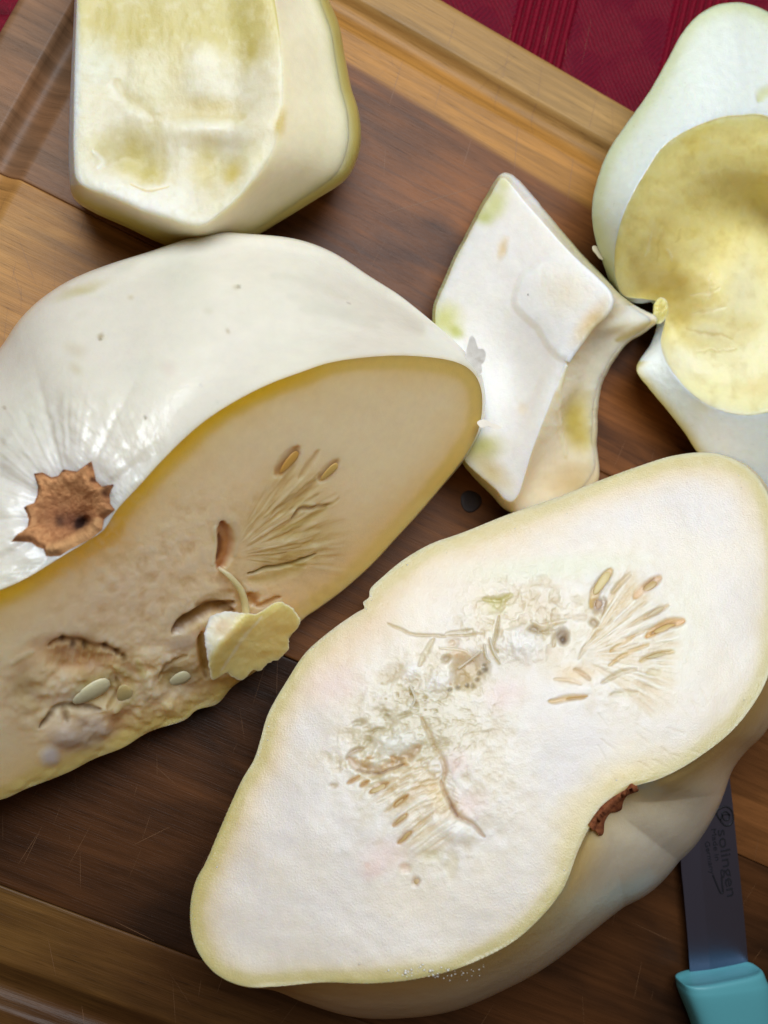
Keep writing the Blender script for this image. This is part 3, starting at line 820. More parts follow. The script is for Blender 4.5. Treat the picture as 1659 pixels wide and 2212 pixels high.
# ------------------------------------------------------------------ B: half with the cut face up, lower right
RIM_B = [(1460, 983), (1520, 977), (1570, 985), (1615, 1010), (1650, 1050), (1672, 1110), (1682, 1200), (1684, 1300), (1680, 1380), (1665, 1445), (1635, 1510), (1580, 1580), (1500, 1642), (1430, 1680), (1375, 1697), (1345, 1712), (1310, 1745),
         (1275, 1785), (1248, 1840), (1230, 1890), (1210, 1930), (1165, 1985), (1100, 2040), (1000, 2088), (900, 2114), (800, 2124), (700, 2122), (600, 2131), (530, 2131), (470, 2106), (430, 2060), (413, 2010), (412, 1950), (424, 1900), (445, 1862),
         (480, 1780), (520, 1690), (548, 1642), (562, 1600), (580, 1540), (620, 1470), (662, 1408), (720, 1358), (766, 1326), (788, 1313), (783, 1302), (797, 1290), (800, 1272), (822, 1250), (870, 1210), (930, 1175), (1000, 1150), (1100, 1110), (1200, 1076), (1300, 1036), (1400, 1000)]
SIL_B = [(1462, 986), (1520, 980), (1570, 988), (1618, 1010), (1655, 1050), (1680, 1110), (1694, 1200), (1702, 1300), (1704, 1390), (1696, 1460), (1680, 1530), (1650, 1585), (1612, 1622), (1580, 1665), (1556, 1732), (1515, 1800), (1473, 1854), (1400, 1925), (1317, 1980),
         (1195, 2077), (1100, 2132), (980, 2182), (860, 2199), (760, 2195), (660, 2166), (590, 2138), (530, 2131), (472, 2104), (434, 2058), (417, 2010), (416, 1950), (428, 1900), (448, 1862), (484, 1780), (524, 1692), (552, 1644), (566, 1602), (584, 1542),
         (624, 1472), (666, 1411), (723, 1362), (769, 1330), (791, 1317), (786, 1306), (800, 1294), (803, 1276), (825, 1255), (872, 1215), (932, 1180), (1002, 1155), (1102, 1115), (1202, 1081), (1302, 1041), (1402, 1005)]
def half_b():
    root = thing('squash_half', 'cut squash half lying in front with its white seeded cut face up, beside the knife', 'squash half', P(1050, 1560, 0).tolist())
    pl = plane3((1320, 1740, .074), (790, 1290, .036), (450, 2000, .056))
    L = Loft((1060, 1560), 1000)
    L.point(plane=pl); L.loop(RIM_B, plane=pl, crease=True)
    R0, _ = polar(RIM_B, L.c, L.th); R1, _ = polar(SIL_B, L.c, L.th)
    zr = L.rows[1][:, 2]; print('B rim z', zr.min(), zr.max())
    gap = np.clip((R1 - R0) / 90, 0, 1)
    k = np.hanning(41); k /= k.sum()
    gap = np.convolve(np.r_[gap[-20:], gap, gap[:20]], k, 'valid')
    def row(f, z):
        x, y = L.xy(R0 + (R1 - R0) * f); L.raw(P(x, y, z))
    row(.38, zr - .010 + .002 * (1 - gap)); row(.78, zr - .024 + .006 * (1 - gap)); row(1.0, np.maximum(zr - .042 + .014 * (1 - gap), .012))
    x, y = L.xy(R1 * .97 ); L.raw(P(x, y, .012 * gap + (1 - gap) * .008))
    x, y = L.xy(R1 * .74 ); L.raw(P(x, y, .001 + 0 * x))
    x, y = L.xy(R1 * .4); L.raw(P(x, y, .001 + 0 * x)); L.point(z=.001)
    L.build([230, 22, 24, 22, 14, 12, 4, 4])
    r = L.at[1]
    px, py = L.px[:r + 1], L.py[:r + 1]
    p = Paint(px, py, (229, 220, 206))
    d = p.rimdist([q[:2] for q in RIM_B])
    z1 = lambda x, y: (981.4 + x * .3344, 1177.7 + y * .3344)
    z2 = lambda x, y: (640 + x * .30865, 1322.8 + y * .30865)
    dw = d * (1 + .55 * fbm(px / 80, py / 80, 8))
    ul = smooth(-200, 250, (1560 - py) * .8 + (1060 - px) * .62)
    p.mix((.45 + .35 * ul) * np.exp(-(dw / (44 + 40 * ul)) ** 2), (224, 198, 148))
    p.mix(.8 * np.exp(-(dw / 30) ** 2), (206, 186, 98))
    p.mix(.25 * np.exp(-((dw - 22) / 8) ** 2), (190, 178, 96))
    p.mix(.6 * np.exp(-(dw / 6) ** 2), (222, 210, 150))
    p.blob(1330, 1690, 150, 60, -38, (226, 206, 146), .85, soft=.95)
    p.blob(1250, 1800, 60, 120, 25, (226, 208, 154), .7, soft=.95)
    p.blob(1100, 1110, 190, 34, -20, (204, 180, 104), .6, soft=.95)
    p.blob(760, 1380, 120, 60, -45, (226, 198, 160), .6, soft=.95)
    lobes = np.maximum(np.exp(-(((px - 1330) / 170) ** 2 + ((py - 1370) / 190) ** 2) ** 2), np.exp(-(((px - 930) / 230) ** 2 + ((py - 1650) / 260) ** 2) ** 2))
    nz = fbm(px / 24, py / 24, 24, 4); nf = fbm(px / 9, py / 9, 25, 3)
    p.h += lobes * (nz * .0006 + nf * .00012) + .0016 * fbm(px / 150, py / 150, 26) + .00005 * fbm((px * .8 + py * .6) / 150, (py * .8 - px * .6) / 9, 29, 3) * smooth(-.1, .2, fbm(px / 120, py / 120, 30))
    bv = fbm(px / 150, py / 150, 126, 3) * smooth(25, 90, d); p.mix(np.clip(bv * 2.2, 0, .6), (236, 224, 200)); p.mix(np.clip(-bv * 2.2, 0, .5), (222, 216, 212))
    web = 1 - np.abs(fbm(px / 30, py / 30, 71, 4)) * 5; web = np.clip(web, 0, 1) ** 2
    for (wx_, wy_, wr_, wq_) in ((1130, 1330, 150, 95), (930, 1540, 130, 110), (830, 1640, 120, 70)):
        wl_ = np.exp(-(((px - wx_) / wr_) ** 2 + ((py - wy_) / wq_) ** 2) ** 1.5)
        p.mix(wl_ * .38, (222, 206, 162)); p.mix(wl_ * web * .5, (240, 232, 212)); p.mix(wl_ * np.clip(-nz * 2.4, 0, .55), (206, 184, 124)); p.h += wl_ * (web * .0004 + np.minimum(nz, 0) * .0022)
    p.mix(lobes * .30, (230, 222, 196)); p.mix(lobes * np.clip(nz * 1.8, 0, .45), (238, 234, 226)); p.mix(lobes * np.clip(-nz * 1.8, 0, .5), (208, 190, 146))
    p.blob(1200, 1225, 200, 30, -4, (222, 222, 192), .7, soft=.95)
    p.blob(1480, 1340, 60, 150, 6, (228, 224, 200), .5, soft=.95)
    p.blob(900, 1560, 130, 90, -30, (218, 208, 178), .7, soft=.95)
    for x, y, rx in ((830, 1850, 60), (1090, 1500, 50), (980, 1650, 40), (720, 1480, 70), (1010, 1740, 50), (805, 1880, 30)): p.blob(x, y, rx, rx * .7, -20, (230, 204, 192), .6, soft=.95)
    S = lambda pts, w, c, a=1, h=0, **k: p.stroke([z1(*q) for q in pts], w * .3344 + 1, c, a * .62, h * .7, **k)
    def BL(x, y, rx, ry, ang, c, a, h, **k): p.blob(*z1(x, y), rx * .3344, ry * .3344, ang, c, a * .7, h * .8, **k)
    # --- right seed lobe
    fa = np.arctan2(py - 1418, px - 1249); fr = np.hypot(px - 1249, py - 1418)
    fw = smooth(15, 60, fr) * (1 - smooth(185, 235, fr + 30 * fbm(fa * 6, fr / 50, 9))) * smooth(-1.25, -1.0, fa) * (1 - smooth(.5, .8, fa))
    fs = fbm(fa * 22, fr / 80, 27, 4); ff = fbm(fa * 55, fr / 60, 28, 3)
    p.mix(fw * .4, (228, 208, 164)); p.mix(fw * np.clip(fs * 2.4, 0, .6), (240, 234, 218)); p.mix(fw * np.clip(-fs * 2.6, 0, .7), (214, 184, 122))
    p.h += fw * (fs * .0009 + ff * .0003)
    # fibres of the other lobe run down to the left from the slit
    al_ = (px - 960) * -.80 + (py - 1700) * .60; ac_ = (px - 960) * .60 + (py - 1700) * .80
    fw = smooth(-14, 14, al_) * (1 - smooth(95, 165, al_ + 40 * fbm(ac_ / 26, al_ / 60, 7))) * smooth(-105, -60, ac_) * (1 - smooth(60, 130, ac_))
    fs = fbm(ac_ / 11, al_ / 90, 37, 4); ff = fbm(ac_ / 4.5, al_ / 60, 38, 3)
    p.mix(fw * .4, (226, 204, 156)); p.mix(fw * np.clip(fs * 2.4, 0, .6), (240, 232, 214)); p.mix(fw * np.clip(-fs * 2.6, 0, .7), (210, 176, 112))
    p.h += fw * (fs * .0010 + ff * .0003)
    for i in range(10):
        a = math.radians(-62 + 100 * i / 9 + random.uniform(-2, 2)); r0 = random.uniform(20, 220); r1 = random.uniform(380, 640)
        q = lambda r_: (800 + r_ * math.cos(a), 720 + r_ * math.sin(a))
        S([q(r0), q((r0 + r1) / 2), q(r1)], random.uniform(14, 34), random.choice([(216, 190, 134), (224, 202, 150), (242, 236, 222), (228, 208, 170)]), random.uniform(.25, .55), random.choice([-.0005, -.0003, .0004]), soft=.95, warp=1)
    S([(1012, 160), (960, 225), (915, 300), (885, 390)], 66, (226, 186, 84), 1.3, -.0016, soft=.4)
    BL(930, 390, 46, 48, 10, (184, 140, 96), .85, -.0024)
    S([(960, 330), (975, 380), (955, 450)], 16, (150, 110, 66), .7, -.001)
    S([(1140, 185), (1090, 230), (1015, 310)], 34, (214, 186, 128), .8, -.0014)
    S([(1330, 210), (1250, 262), (1165, 335)], 64, (220, 168, 84), 1.3, -.0014, soft=.5)
    S([(1290, 220), (1230, 280)], 20, (158, 112, 50), .8, -.0012)
    S([(1385, 385), (1310, 430), (1225, 478)], 30, (212, 174, 100), 1.2, -.0011)
    S([(1480, 488), (1370, 512), (1245, 590)], 66, (226, 170, 60), 1.4, -.0015, soft=.5)
    S([(1430, 505), (1350, 530), (1270, 575)], 20, (146, 96, 24), .9, -.0014)
    S([(1170, 580), (1090, 630), (1005, 690)], 26, (216, 180, 100), 1.2, -.0010)
    S([(1255, 640), (1150, 682), (1000, 775)], 30, (220, 184, 100), 1.2, -.0011)
    S([(1415, 690), (1310, 700), (1205, 745)], 44, (226, 194, 112), 1.2, -.0010)
    S([(1400, 695), (1310, 700), (1215, 738)], 13, (176, 148, 90), .7, -.0008)
    S([(1175, 805), (1060, 830), (950, 890)], 30, (210, 190, 138), .75, -.0014)
    S([(1340, 805), (1245, 835)], 50, (218, 208, 158), .7, -.0008)
    S([(1180, 950), (1015, 965)], 44, (216, 204, 160), .7, -.0008)
    S([(850, 980), (740, 985), (615, 1012)], 40, (222, 182, 86), 1.3, -.0013)
    S([(845, 985), (730, 990)], 16, (176, 134, 60), .8, -.001)
    S([(1020, 480), (860, 640), (800, 735)], 22, (212, 190, 142), .7, -.001)
    BL(790, 830, 140, 66, -5, (236, 202, 132), .8, -.0010, soft=.8)
    S([(780, 800), (830, 830), (870, 870)], 26, (196, 146, 74), .7, -.0014)
    S([(640, 860), (740, 870), (820, 900)], 22, (222, 186, 112), .7, -.0008)
    # --- torn hollows between the lobes
    BL(430, 630, 150, 120, 0, (230, 228, 226), .8, .0026, soft=.6)
    BL(560, 400, 150, 90, 30, (222, 204, 174), .7, .0010)
    BL(590, 235, 60, 46, 35, (218, 196, 158), .7, -.0008)
    BL(700, 590, 46, 60, -10, (150, 112, 60), .95, -.0036, soft=.5)
    BL(705, 610, 20, 28, -10, (92, 60, 26), .9, -.0014, warp=.3)
    BL(520, 545, 50, 34, 0, (170, 142, 84), .9, -.0030, soft=.5)
    S([(560, 560), (640, 560), (640, 650)], 34, (190, 164, 92), .85, -.002)
    S([(500, 490), (560, 520), (640, 500), (720, 490)], 26, (228, 204, 166), .8, .0018)
    S([(720, 460), (830, 470), (900, 480)], 44, (206, 180, 132), .7, -.001)
    BL(900, 505, 36, 30, 0, (176, 146, 84), .8, -.0020)
    BL(640, 700, 80, 50, 20, (222, 200, 158), .6, -.0008)
    p.stroke([z1(185, 345), z1(280, 350), z1(375, 320)], 14, (206, 196, 112), .8, -.0008)
    BL(285, 385, 74, 60, -10, (206, 196, 110), .8, -.0016, soft=.8)
    S([(290, 460), (272, 560), (250, 650), (280, 690)], 24, (182, 160, 84), .85, -.0022)
    S([(120, 540), (0, 560), (-60, 570)], 18, (196, 176, 118), .7, -.001)
    BL(100, 800, 110, 110, -35, (204, 170, 98), .95, -.0046, soft=.5)
    BL(30, 870, 70, 60, 0, (200, 168, 100), .8, -.0030)
    for x, y in ((190, 770), (172, 825), (146, 865), (120, 908), (84, 902), (28, 918), (-30, 935), (200, 800)): BL(x + random.uniform(-5, 5), y + random.uniform(-5, 5), random.uniform(9, 24), random.uniform(9, 22), random.uniform(0, 90), (104, 84, 36), random.uniform(.5, .95), -.0016, warp=.5, soft=.6)
    S([(230, 615), (245, 680), (290, 760)], 12, (236, 216, 172), .9, .0018); S([(200, 640), (190, 720)], 10, (236, 216, 172), .8, .0014)
    BL(20, 700, 60, 40, 0, (206, 168, 116), .7, .0004)
    S2 = lambda pts, w, c, a=1, h=0, **k: p.stroke([z2(*q) for q in pts], w * .3087 + 1, c, a * .62, h * .7, **k)
    def B2(x, y, rx, ry, ang, c, a, h, **k): p.blob(*z2(x, y), rx * .3087, ry * .3087, ang, c, a * .65, h * .8, **k)
    B2(1050, 332, 44, 28, -10, (182, 154, 84), .9, -.0026); B2(1090, 205, 56, 44, -15, (196, 162, 104), .7, -.0014); B2(1080, 215, 34, 22, -15, (222, 192, 148), .8, .0012)
    B2(1150, 300, 70, 34, -10, (216, 184, 138), .8, .0010); S2([(1000, 250), (1180, 270), (1240, 330)], 16, (236, 216, 176), .8, .0012)
    S2([(640, 80), (800, 148), (1000, 165), (1300, 150)], 20, (202, 178, 112), .75, -.0012); S2([(680, 60), (720, 120)], 60, (222, 210, 168), .6, 0)
    S2([(960, 190), (900, 290), (855, 370)], 40, (206, 190, 128), .75, -.0014)
    B2(800, 420, 56, 80, 30, (234, 232, 230), .8, .0014); B2(1000, 480, 110, 80, -30, (234, 232, 230), .9, .0020)
    B2(650, 430, 90, 60, -20, (204, 182, 136), .7, -.0012)
    for x, y, rx, ry in ((620, 712, 40, 34), (750, 722, 60, 24), (512, 890, 32, 28), (830, 640, 20, 30), (800, 565, 20, 34), (900, 590, 24, 12), (440, 770, 60, 24), (560, 830, 70, 18)): B2(x, y, rx, ry, -15, (178, 160, 82), .8, -.0018)
    for k in range(22):
        x, y = random.gauss(760, 170), random.gauss(560, 130)
        B2(x, y, random.uniform(6, 16), random.uniform(5, 11), random.uniform(0, 90), random.choice([(186, 162, 100), (206, 182, 128), (240, 236, 224)]), .7, random.choice([-.001, -.0008, .0008]), warp=.4)
    S2([(880, 735), (925, 845), (980, 960), (1040, 1065), (1035, 1170)], 40, (202, 172, 102), .85, -.0022)
    S2([(1015, 1180), (1045, 1260), (1085, 1345), (1135, 1425), (1230, 1480), (1320, 1570)], 34, (178, 132, 68), .85, -.0026)
    S2([(1060, 1290), (1100, 1370), (1130, 1420)], 22, (140, 92, 40), .8, -.001)
    S2([(1110, 1250), (1150, 1380), (1230, 1450)], 70, (226, 204, 184), .6, .0014)
    for k in range(14):
        t = k / 13; x, y = 940 + 160 * t, 830 + 480 * t
        S2([(x, y), (x + 60, y + random.uniform(30, 60))], 9, (208, 180, 140), .5, -.0005)
    B2(700, 905, 170, 80, -12, (226, 226, 220), .8, .0022, soft=.6)
    S2([(350, 1025), (400, 975), (470, 950)], 34, (172, 136, 76), .85, -.0024)
    S2([(380, 1030), (440, 1085), (560, 1105), (700, 1060), (800, 990), (850, 940)], 92, (204, 162, 98), .9, -.0030, soft=.5)
    S2([(420, 1105), (560, 1125), (680, 1095), (760, 1060)], 20, (144, 100, 48), .85, -.0016)
    for k in range(20): B2(random.uniform(400, 800), random.uniform(1010, 1090), random.uniform(14, 26), random.uniform(10, 18), 0, random.choice([(222, 180, 120), (196, 148, 84), (232, 204, 156)]), .8, random.choice([.0016, .0012, -.001]), warp=.3)
    for i in range(9):
        t = i / 8; x0, y0 = 1010 - 60 * t + random.uniform(-10, 10), 1080 + 330 * t; x1, y1 = 420 + 330 * t ** .7 + random.uniform(-30, 30), 1180 + 430 * t
        S2([(x0, y0), ((x0 + x1) / 2, (y0 + y1) / 2 - 16), (x1, y1)], random.uniform(16, 34), random.choice([(214, 184, 122), (222, 196, 146), (242, 232, 212)]), random.uniform(.35, .6), random.choice([-.0008, -.0006, .0005]), soft=.95, warp=1)
    for pts, w in (([(510, 1180), (450, 1215)], 40), ([(640, 1195), (520, 1258)], 54), ([(775, 1285), (685, 1355)], 48), ([(768, 1415), (675, 1495)], 44), ([(800, 1540), (715, 1615)], 50), ([(440, 1150), (360, 1195)], 36)):
        S2(pts, w, (214, 168, 84), 1.3, -.0014); S2(pts, w * .4, (166, 124, 58), .7, -.0008)
    B2(765, 1795, 42, 40, 0, (222, 188, 148), .8, -.0008); B2(842, 1880, 32, 36, 20, (206, 166, 106), .85, -.0014); B2(490, 1765, 26, 24, 0, (226, 190, 160), .7, 0); B2(260, 1215, 34, 20, 0, (206, 178, 120), .8, -.001)
    B2(970, 1235, 90, 74, 0, (230, 196, 124), .85, -.0008, soft=.8); B2(1010, 1330, 70, 80, 20, (232, 208, 150), .7, .0006)
    B2(950, 1700, 90, 46, 0, (222, 216, 174), .7, -.0006); B2(1090, 1770, 46, 120, 6, (222, 206, 160), .7, -.0008)
    B2(1110, 1520, 170, 80, 15, (234, 232, 228), .8, .0024, soft=.6); B2(860, 1560, 90, 70, 0, (226, 216, 186), .6, .0004)
    for k in range(26):
        a = random.uniform(.3, 1.2); x, y = 1240 + 300 * random.random(), 1450 + 200 * random.random()
        S([((x - 981) / .3344, (y - 1177) / .3344), ((x - 981) / .3344 + 120 * math.cos(a), (y - 1177) / .3344 + 120 * math.sin(a))], 12, (222, 206, 172), .35, -.0003)
    # scar bitten into the rim
    p.stroke([(1378, 1700), (1345, 1716), (1310, 1748), (1278, 1786)], 12, (176, 112, 66), .8)
    L.X[:r + 1] += L.N[:r + 1] * (p.h * .66 * smooth(0, 9, d))[..., None]
    fl = loft_obj('cut_face', L, 0, r, M_flesh, root, p.col)
    px, py = L.px[r:], L.py[r:]
    s = Paint(px, py, (222, 212, 190))
    dr = s.rimdist([q[:2] for q in RIM_B])
    s.mix(.9 * np.exp(-(dr / 42) ** 2), (214, 176, 92)); s.mix(.4 * np.exp(-(dr / 100) ** 2), (214, 186, 124))
    cx, cy = 1322, 1748
    ang = np.arctan2(py - cy, px - cx); rr = np.hypot(px - cx, py - cy)
    s.h += (np.abs(np.sin(ang * 4 + .5)) - .5) * .0008 * smooth(40, 90, rr) * (1 - smooth(160, 330, rr))
    s.h -= .0045 * np.exp(-(rr / 60) ** 2)
    L.X[r:] += L.N[r:] * (s.h * smooth(0, 16, dr))[..., None]
    rd = loft_obj('rind', L, r, L.X.shape[0] - 1, M_rind, root, s.col)
    bvh = bvh_of(fl, rd)
    z8 = lambda x, y: (.8534 * (1400 + x / 2.79), .8534 * (1800 + y / 2.79))
    star = [z8(*q) for q in [(243, 805), (300, 722), (350, 662), (430, 600), (505, 556), (548, 512), (602, 545), (560, 566), (505, 592), (476, 640), (478, 690), (440, 712), (392, 722), (352, 790), (346, 870), (312, 882), (290, 842)]]
    c = z8(400, 665); nth = 120; th = np.arange(nth) / nth * 2 * math.pi
    mid = [z8(*q) for q in [(268, 800), (330, 720), (380, 670), (440, 630), (500, 580), (560, 545)]]
    # built as a strip between the two edges of the crescent
    e1 = catmull([z8(*q) for q in [(243, 805), (300, 722), (350, 662), (430, 600), (505, 556), (548, 512), (575, 520)]], 8, False)
    e2 = catmull([z8(*q) for q in [(312, 882), (346, 870), (352, 790), (392, 722), (440, 712), (478, 690), (476, 640), (505, 592), (560, 566), (602, 545)]], 8, False)
    nn_ = 60; rs = lambda e: np.stack([np.interp(np.linspace(0, 1, nn_), np.linspace(0, 1, len(e)), e[:, k]) for k in (0, 1)], -1)
    e1, e2 = rs(e1), rs(e2); X = []
    for k in range(13):
        f = k / 12; rowp = e1 * (1 - f) + e2 * f; rw = []
        for q in rowp:
            h_, n_ = hit(bvh, *q)
            rw.append(h_ + n_ * (.0002 + .0012 * math.sin(math.pi * f) ** .5))
        X.append(rw)
    X = np.array(X); qx, qy = proj(X); w = Paint(qx, qy, (142, 84, 50)); nn = fbm(qx / 6, qy / 6, 3)
    w.mix(np.clip(.4 + 2 * nn, 0, 1), (104, 54, 32)); 
    mesh_obj('stem_scar', X.reshape(-1, 3), grid_faces(13, nn_, False), M_scar, root, w.col.reshape(-1, 3))
    for a in ((*z1(1360, 530), .0085, .0030, -24, (222, 178, 96)), (*z1(1250, 268), .0075, .0030, -36, (216, 176, 114)), (*z1(955, 240), .0105, .0034, -56, (232, 202, 126)), (*z1(935, 385), .0045, .0028, -70, (186, 138, 96)),
              (*z1(1305, 432), .0075, .0020, -30, (216, 190, 138)), (*z1(1310, 705), .0080, .0020, -10, (226, 206, 150)), 
              
              (*z2(580, 1228), .0060, .0024, -28, (212, 178, 112)), (*z2(728, 1322), .0056, .0022, -38, (208, 172, 104)), (*z2(720, 1456), .0056, .0020, -40, (206, 170, 102)), (*z2(756, 1580), .0056, .0022, -42, (208, 170, 100)), (*z2(842, 1880), .003, .0024, 60, (204, 164, 104))):
        seed_obj(root, bvh, *a[:4], a[4], tuple(int(.8 * k + .2 * w) for k, w in zip(a[5], (240, 214, 150))), lift=-.00015)
    for pts in ([z1(225, 600), z1(250, 690), z1(300, 770)], [z1(190, 640), z1(210, 720), z1(235, 760)], [z1(20, 800), z1(90, 740), z1(190, 690)], [z2(790, 520), z2(830, 600), z2(800, 680)]):
        q3 = []
        for q in pts:
            h_, n_ = hit(bvh, *q); q3.append(h_ + n_ * .0012)
        tube('fibre_strand', root, M_wet, q3, (.0004, .0003), (236, 218, 176))
    # little wet crumbs along the near rim
    V, Fc = [], []
    for k in range(90):
        if k < 60: x, y = random.gauss(930, 60), random.gauss(2100, 9)
        else:
            j = random.randrange(len(RIM_B)); q = np.array(RIM_B[j]) ; ctr = np.array(L.c); f = random.uniform(.93, .985)
            x, y = ctr + (q - ctr) * f + np.array([random.gauss(0, 16), random.gauss(0, 16)])
        h_, n_ = hit(bvh, x, y)
        if h_ is None or h_[2] < .03: continue
        s_ = random.uniform(.00015, .0004) * (1.5 if k < 20 else 1)
        t = np.cross(n_, [random.random(), random.random(), .1]); t /= np.linalg.norm(t); b_ = np.cross(n_, t)
        b0 = len(V)
        for sg, vv in ((1, t), (1, b_), (-1, t), (-1, b_)): V.append(h_ + vv * sg * s_ * random.uniform(.5, 1.4))
        V.append(h_ + n_ * s_ * .5); V.append(h_ - n_ * s_ * .4)
        for j in range(4): Fc.append([b0 + j, b0 + (j + 1) % 4, b0 + 4]); Fc.append([b0 + (j + 1) % 4, b0 + j, b0 + 5])
    o = mesh_obj('flesh_crumbs', V, Fc, plain('pale_crumbs', (240, 238, 230), .3), root); o['kind'] = 'stuff'
half_b()

# ------------------------------------------------------------------ C: scooped chunk, top left
def chunk_c():
    root = thing('squash_chunk', 'scooped squash chunk with yellow streaked hollow at the top, behind the stem scar half', 'squash piece', P(450, 250, 0).tolist())
    c = (400, 230)
    ridge = [(172, -160, .050), (166, 0, .054), (162, 120, .055), (160, 240, .054), (160, 340, .053), (172, 395, .051), (240, 425, .050), (330, 462, .050), (425, 489, .050), (480, 458, .051), (528, 412, .053), (580, 345, .055), (604, 270, .056), (612, 190, .057), (606, 100, .057), (592, 0, .056), (560, -160, .054), (360, -200, .052)]
    sil = [(166, -170, .034), (161, 0, .036), (154, 150, .036), (148, 300, .034), (150, 390, .030), (162, 431, .026), (205, 460, .022), (270, 489, .020), (345, 524, .018), (410, 540, .018), (480, 538, .018), (545, 512, .018), (600, 480, .019), (680, 430, .026), (740, 390, .031), (765, 350, .034), (776, 300, .036), (771, 240, .037), (756, 190, .037), (742, 120, .037), (730, 55, .037), (704, -10, .036), (640, -180, .024), (360, -240, .026)]
    L = Loft(c, 700)
    pl = plane3((166, 0, .054), (604, 270, .056), (300, 450, .049))
    L.point(plane=pl); L.loop(ridge, plane=pl, crease=True)
    R0, Z0 = polar(ridge, c, L.th); Z0 = L.rows[1][:, 2]; R1, Z1 = polar(sil, c, L.th)
    x, y = L.xy(R0 * .45 + R1 * .55); L.raw(P(x, y, Z0 * .5 + Z1 * .5 + .0008))
    L.loop(sil)
    for f, z in ((.975, .008), (.88, .001)): x, y = L.xy(R1 * f); L.raw(P(x, y, z + 0 * x))
    x, y = L.xy(R1 * .4); L.raw(P(x, y, .001 + 0 * x)); L.point(z=.001)
    L.build([140, 34, 26, 14, 10, 4, 4])
    L.soften(L.at[1] - 7, L.at[1] + 8, 10)
    px, py = L.px, L.py
    p = Paint(px, py, (228, 220, 190))
    ds = p.rimdist([q[:2] for q in sil]); top = np.zeros_like(px); top[:L.at[1] + 1] = 1
    right = smooth(-4, 10, (px - 590) * .8 + np.where(py > 300, (py - 330) * .75, 0)) 
    low = np.zeros_like(px); low[L.at[1]:] = 1
    p.mix(low * .8 * smooth(430, 520, px), (244, 232, 196))
    q = np.exp(-(ds / 26) ** 3)
    p.mix(low * q * .9 * smooth(300, 420, px + py * .3), (188, 172, 76))
    p.mix(low * np.exp(-(ds / 34) ** 2) * (1 - smooth(500, 560, px)) * smooth(380, 440, py), (202, 182, 84))
    p.mix(low * np.exp(-(ds / 40) ** 2) * (px < 200) * (py < 400), (224, 230, 228))  # cool window light painted along the left edge
    # hollow: yellow streaks and planed facets
    h = lambda x, y: (x * .5, y * .5)
    B = lambda x, y, rx, ry, ang, col, a, hh=0, **k: p.blob(x * .5, y * .5, rx * .5, ry * .5, ang, col, a, hh, **k)
    p.mix(top * .7 * (1 - smooth(40, 150, py)), (204, 188, 96)); p.blob(310, 430, 150, 40, 20, (238, 234, 222), .9, .0006, soft=.9)
    B(560, 100, 200, 150, 0, (203, 186, 102), .75, -.0008, soft=.9)
    B(960, 140, 190, 170, 10, (206, 190, 107), .75, -.0010, soft=.9)
    B(760, 280, 80, 150, 5, (215, 199, 127), .7, -.0006, soft=.9)
    B(1080, 200, 60, 60, 0, (200, 181, 95), .8, -.0012, soft=.8)
    B(880, 290, 120, 140, -8, (232, 226, 200), .85, .0012, soft=.5)
    B(640, 330, 110, 170, 0, (222, 214, 170), .7, .0004, soft=.8)
    B(420, 260, 70, 120, 0, (220, 220, 196), .7, 0, soft=.9)
    B(900, 440, 190, 50, 4, (220, 202, 137), .8, -.0012, soft=.7)
    B(950, 560, 170, 40, 8, (234, 228, 208), .9, .0012, soft=.6)
    B(560, 640, 120, 110, 30, (210, 193, 110), .85, -.0016, soft=.8)
    B(640, 730, 70, 70, 0, (204, 186, 99), .8, -.0014, soft=.7)
    B(430, 620, 60, 60, 0, (220, 210, 160), .7, .0008)
    B(890, 690, 80, 110, 10, (215, 197, 118), .8, -.0014, soft=.8)
    B(1000, 730, 50, 70, 20, (211, 189, 92), .85, -.0012, soft=.8)
    B(1100, 660, 70, 90, 20, (228, 220, 180), .7, .0006)
    B(760, 830, 120, 60, 10, (236, 232, 216), .8, .0008, soft=.8)
    B(1210, 530, 26, 70, 10, (216, 194, 111), .8, 0, soft=.8)
    S = lambda pts, w, c_, a, hh=0, **k: p.stroke([h(*q) for q in pts], w * .5, c_, a, hh, **k)
    S([(500, 330), (540, 400), (620, 460), (670, 560), (690, 660), (680, 780)], 60, (221, 207, 145), .5, -.0009, soft=.95)
    S([(470, 360), (530, 450), (640, 500)], 50, (236, 230, 206), .6, .0006, soft=.95)
    S([(680, 480), (850, 470), (1050, 490)], 60, (215, 197, 127), .5, -.0006, soft=.95)
    S([(400, 650), (440, 690), (420, 720)], 26, (240, 238, 224), .7, .0010)
    S([(560, 790), (640, 820), (720, 790)], 16, (216, 193, 118), .6, -.0012)
    S([(320, 0), (316, 400), (300, 760)], 56, (222, 228, 224), .9, 0)  # bluish-white strip: the same window light painted inside the left edge
    nz = fbm(px / 17, py / 17, 121, 4)
    p.h = p.h * .5 + top * (nz * .00012 + .0008 * fbm(px / 45, py / 70, 122)); p.mix(top * np.clip(nz * .8, 0, .25), (238, 232, 206)); p.mix(top * np.clip(-nz * .6, 0, .2), (206, 190, 116))
    dr = p.rimdist([q[:2] for q in ridge])
    p.h -= top * .0042 * smooth(8, 110, dr)
    for x_, y_, a_, rx_, ry_ in ((430, 110, .0016, 60, 70), (290, 330, -.0022, 60, 50), (470, 350, -.0018, 50, 60), (470, 270, .0016, 110, 26), (300, 180, .0012, 70, 90)): p.h += top * a_ * np.exp(-(((px - x_) / rx_) ** 2 + ((py - y_) / ry_) ** 2))
    L.X += L.N * (p.h * np.where(top > 0, smooth(0, 10, dr), 1))[..., None]
    k = L.at[2] + 16
    loft_obj('flesh', L, 0, k, M_wet, root, p.col[:k + 1])
    loft_obj('rind', L, k, L.X.shape[0] - 1, M_rind, root, p.col[k:])
chunk_c()

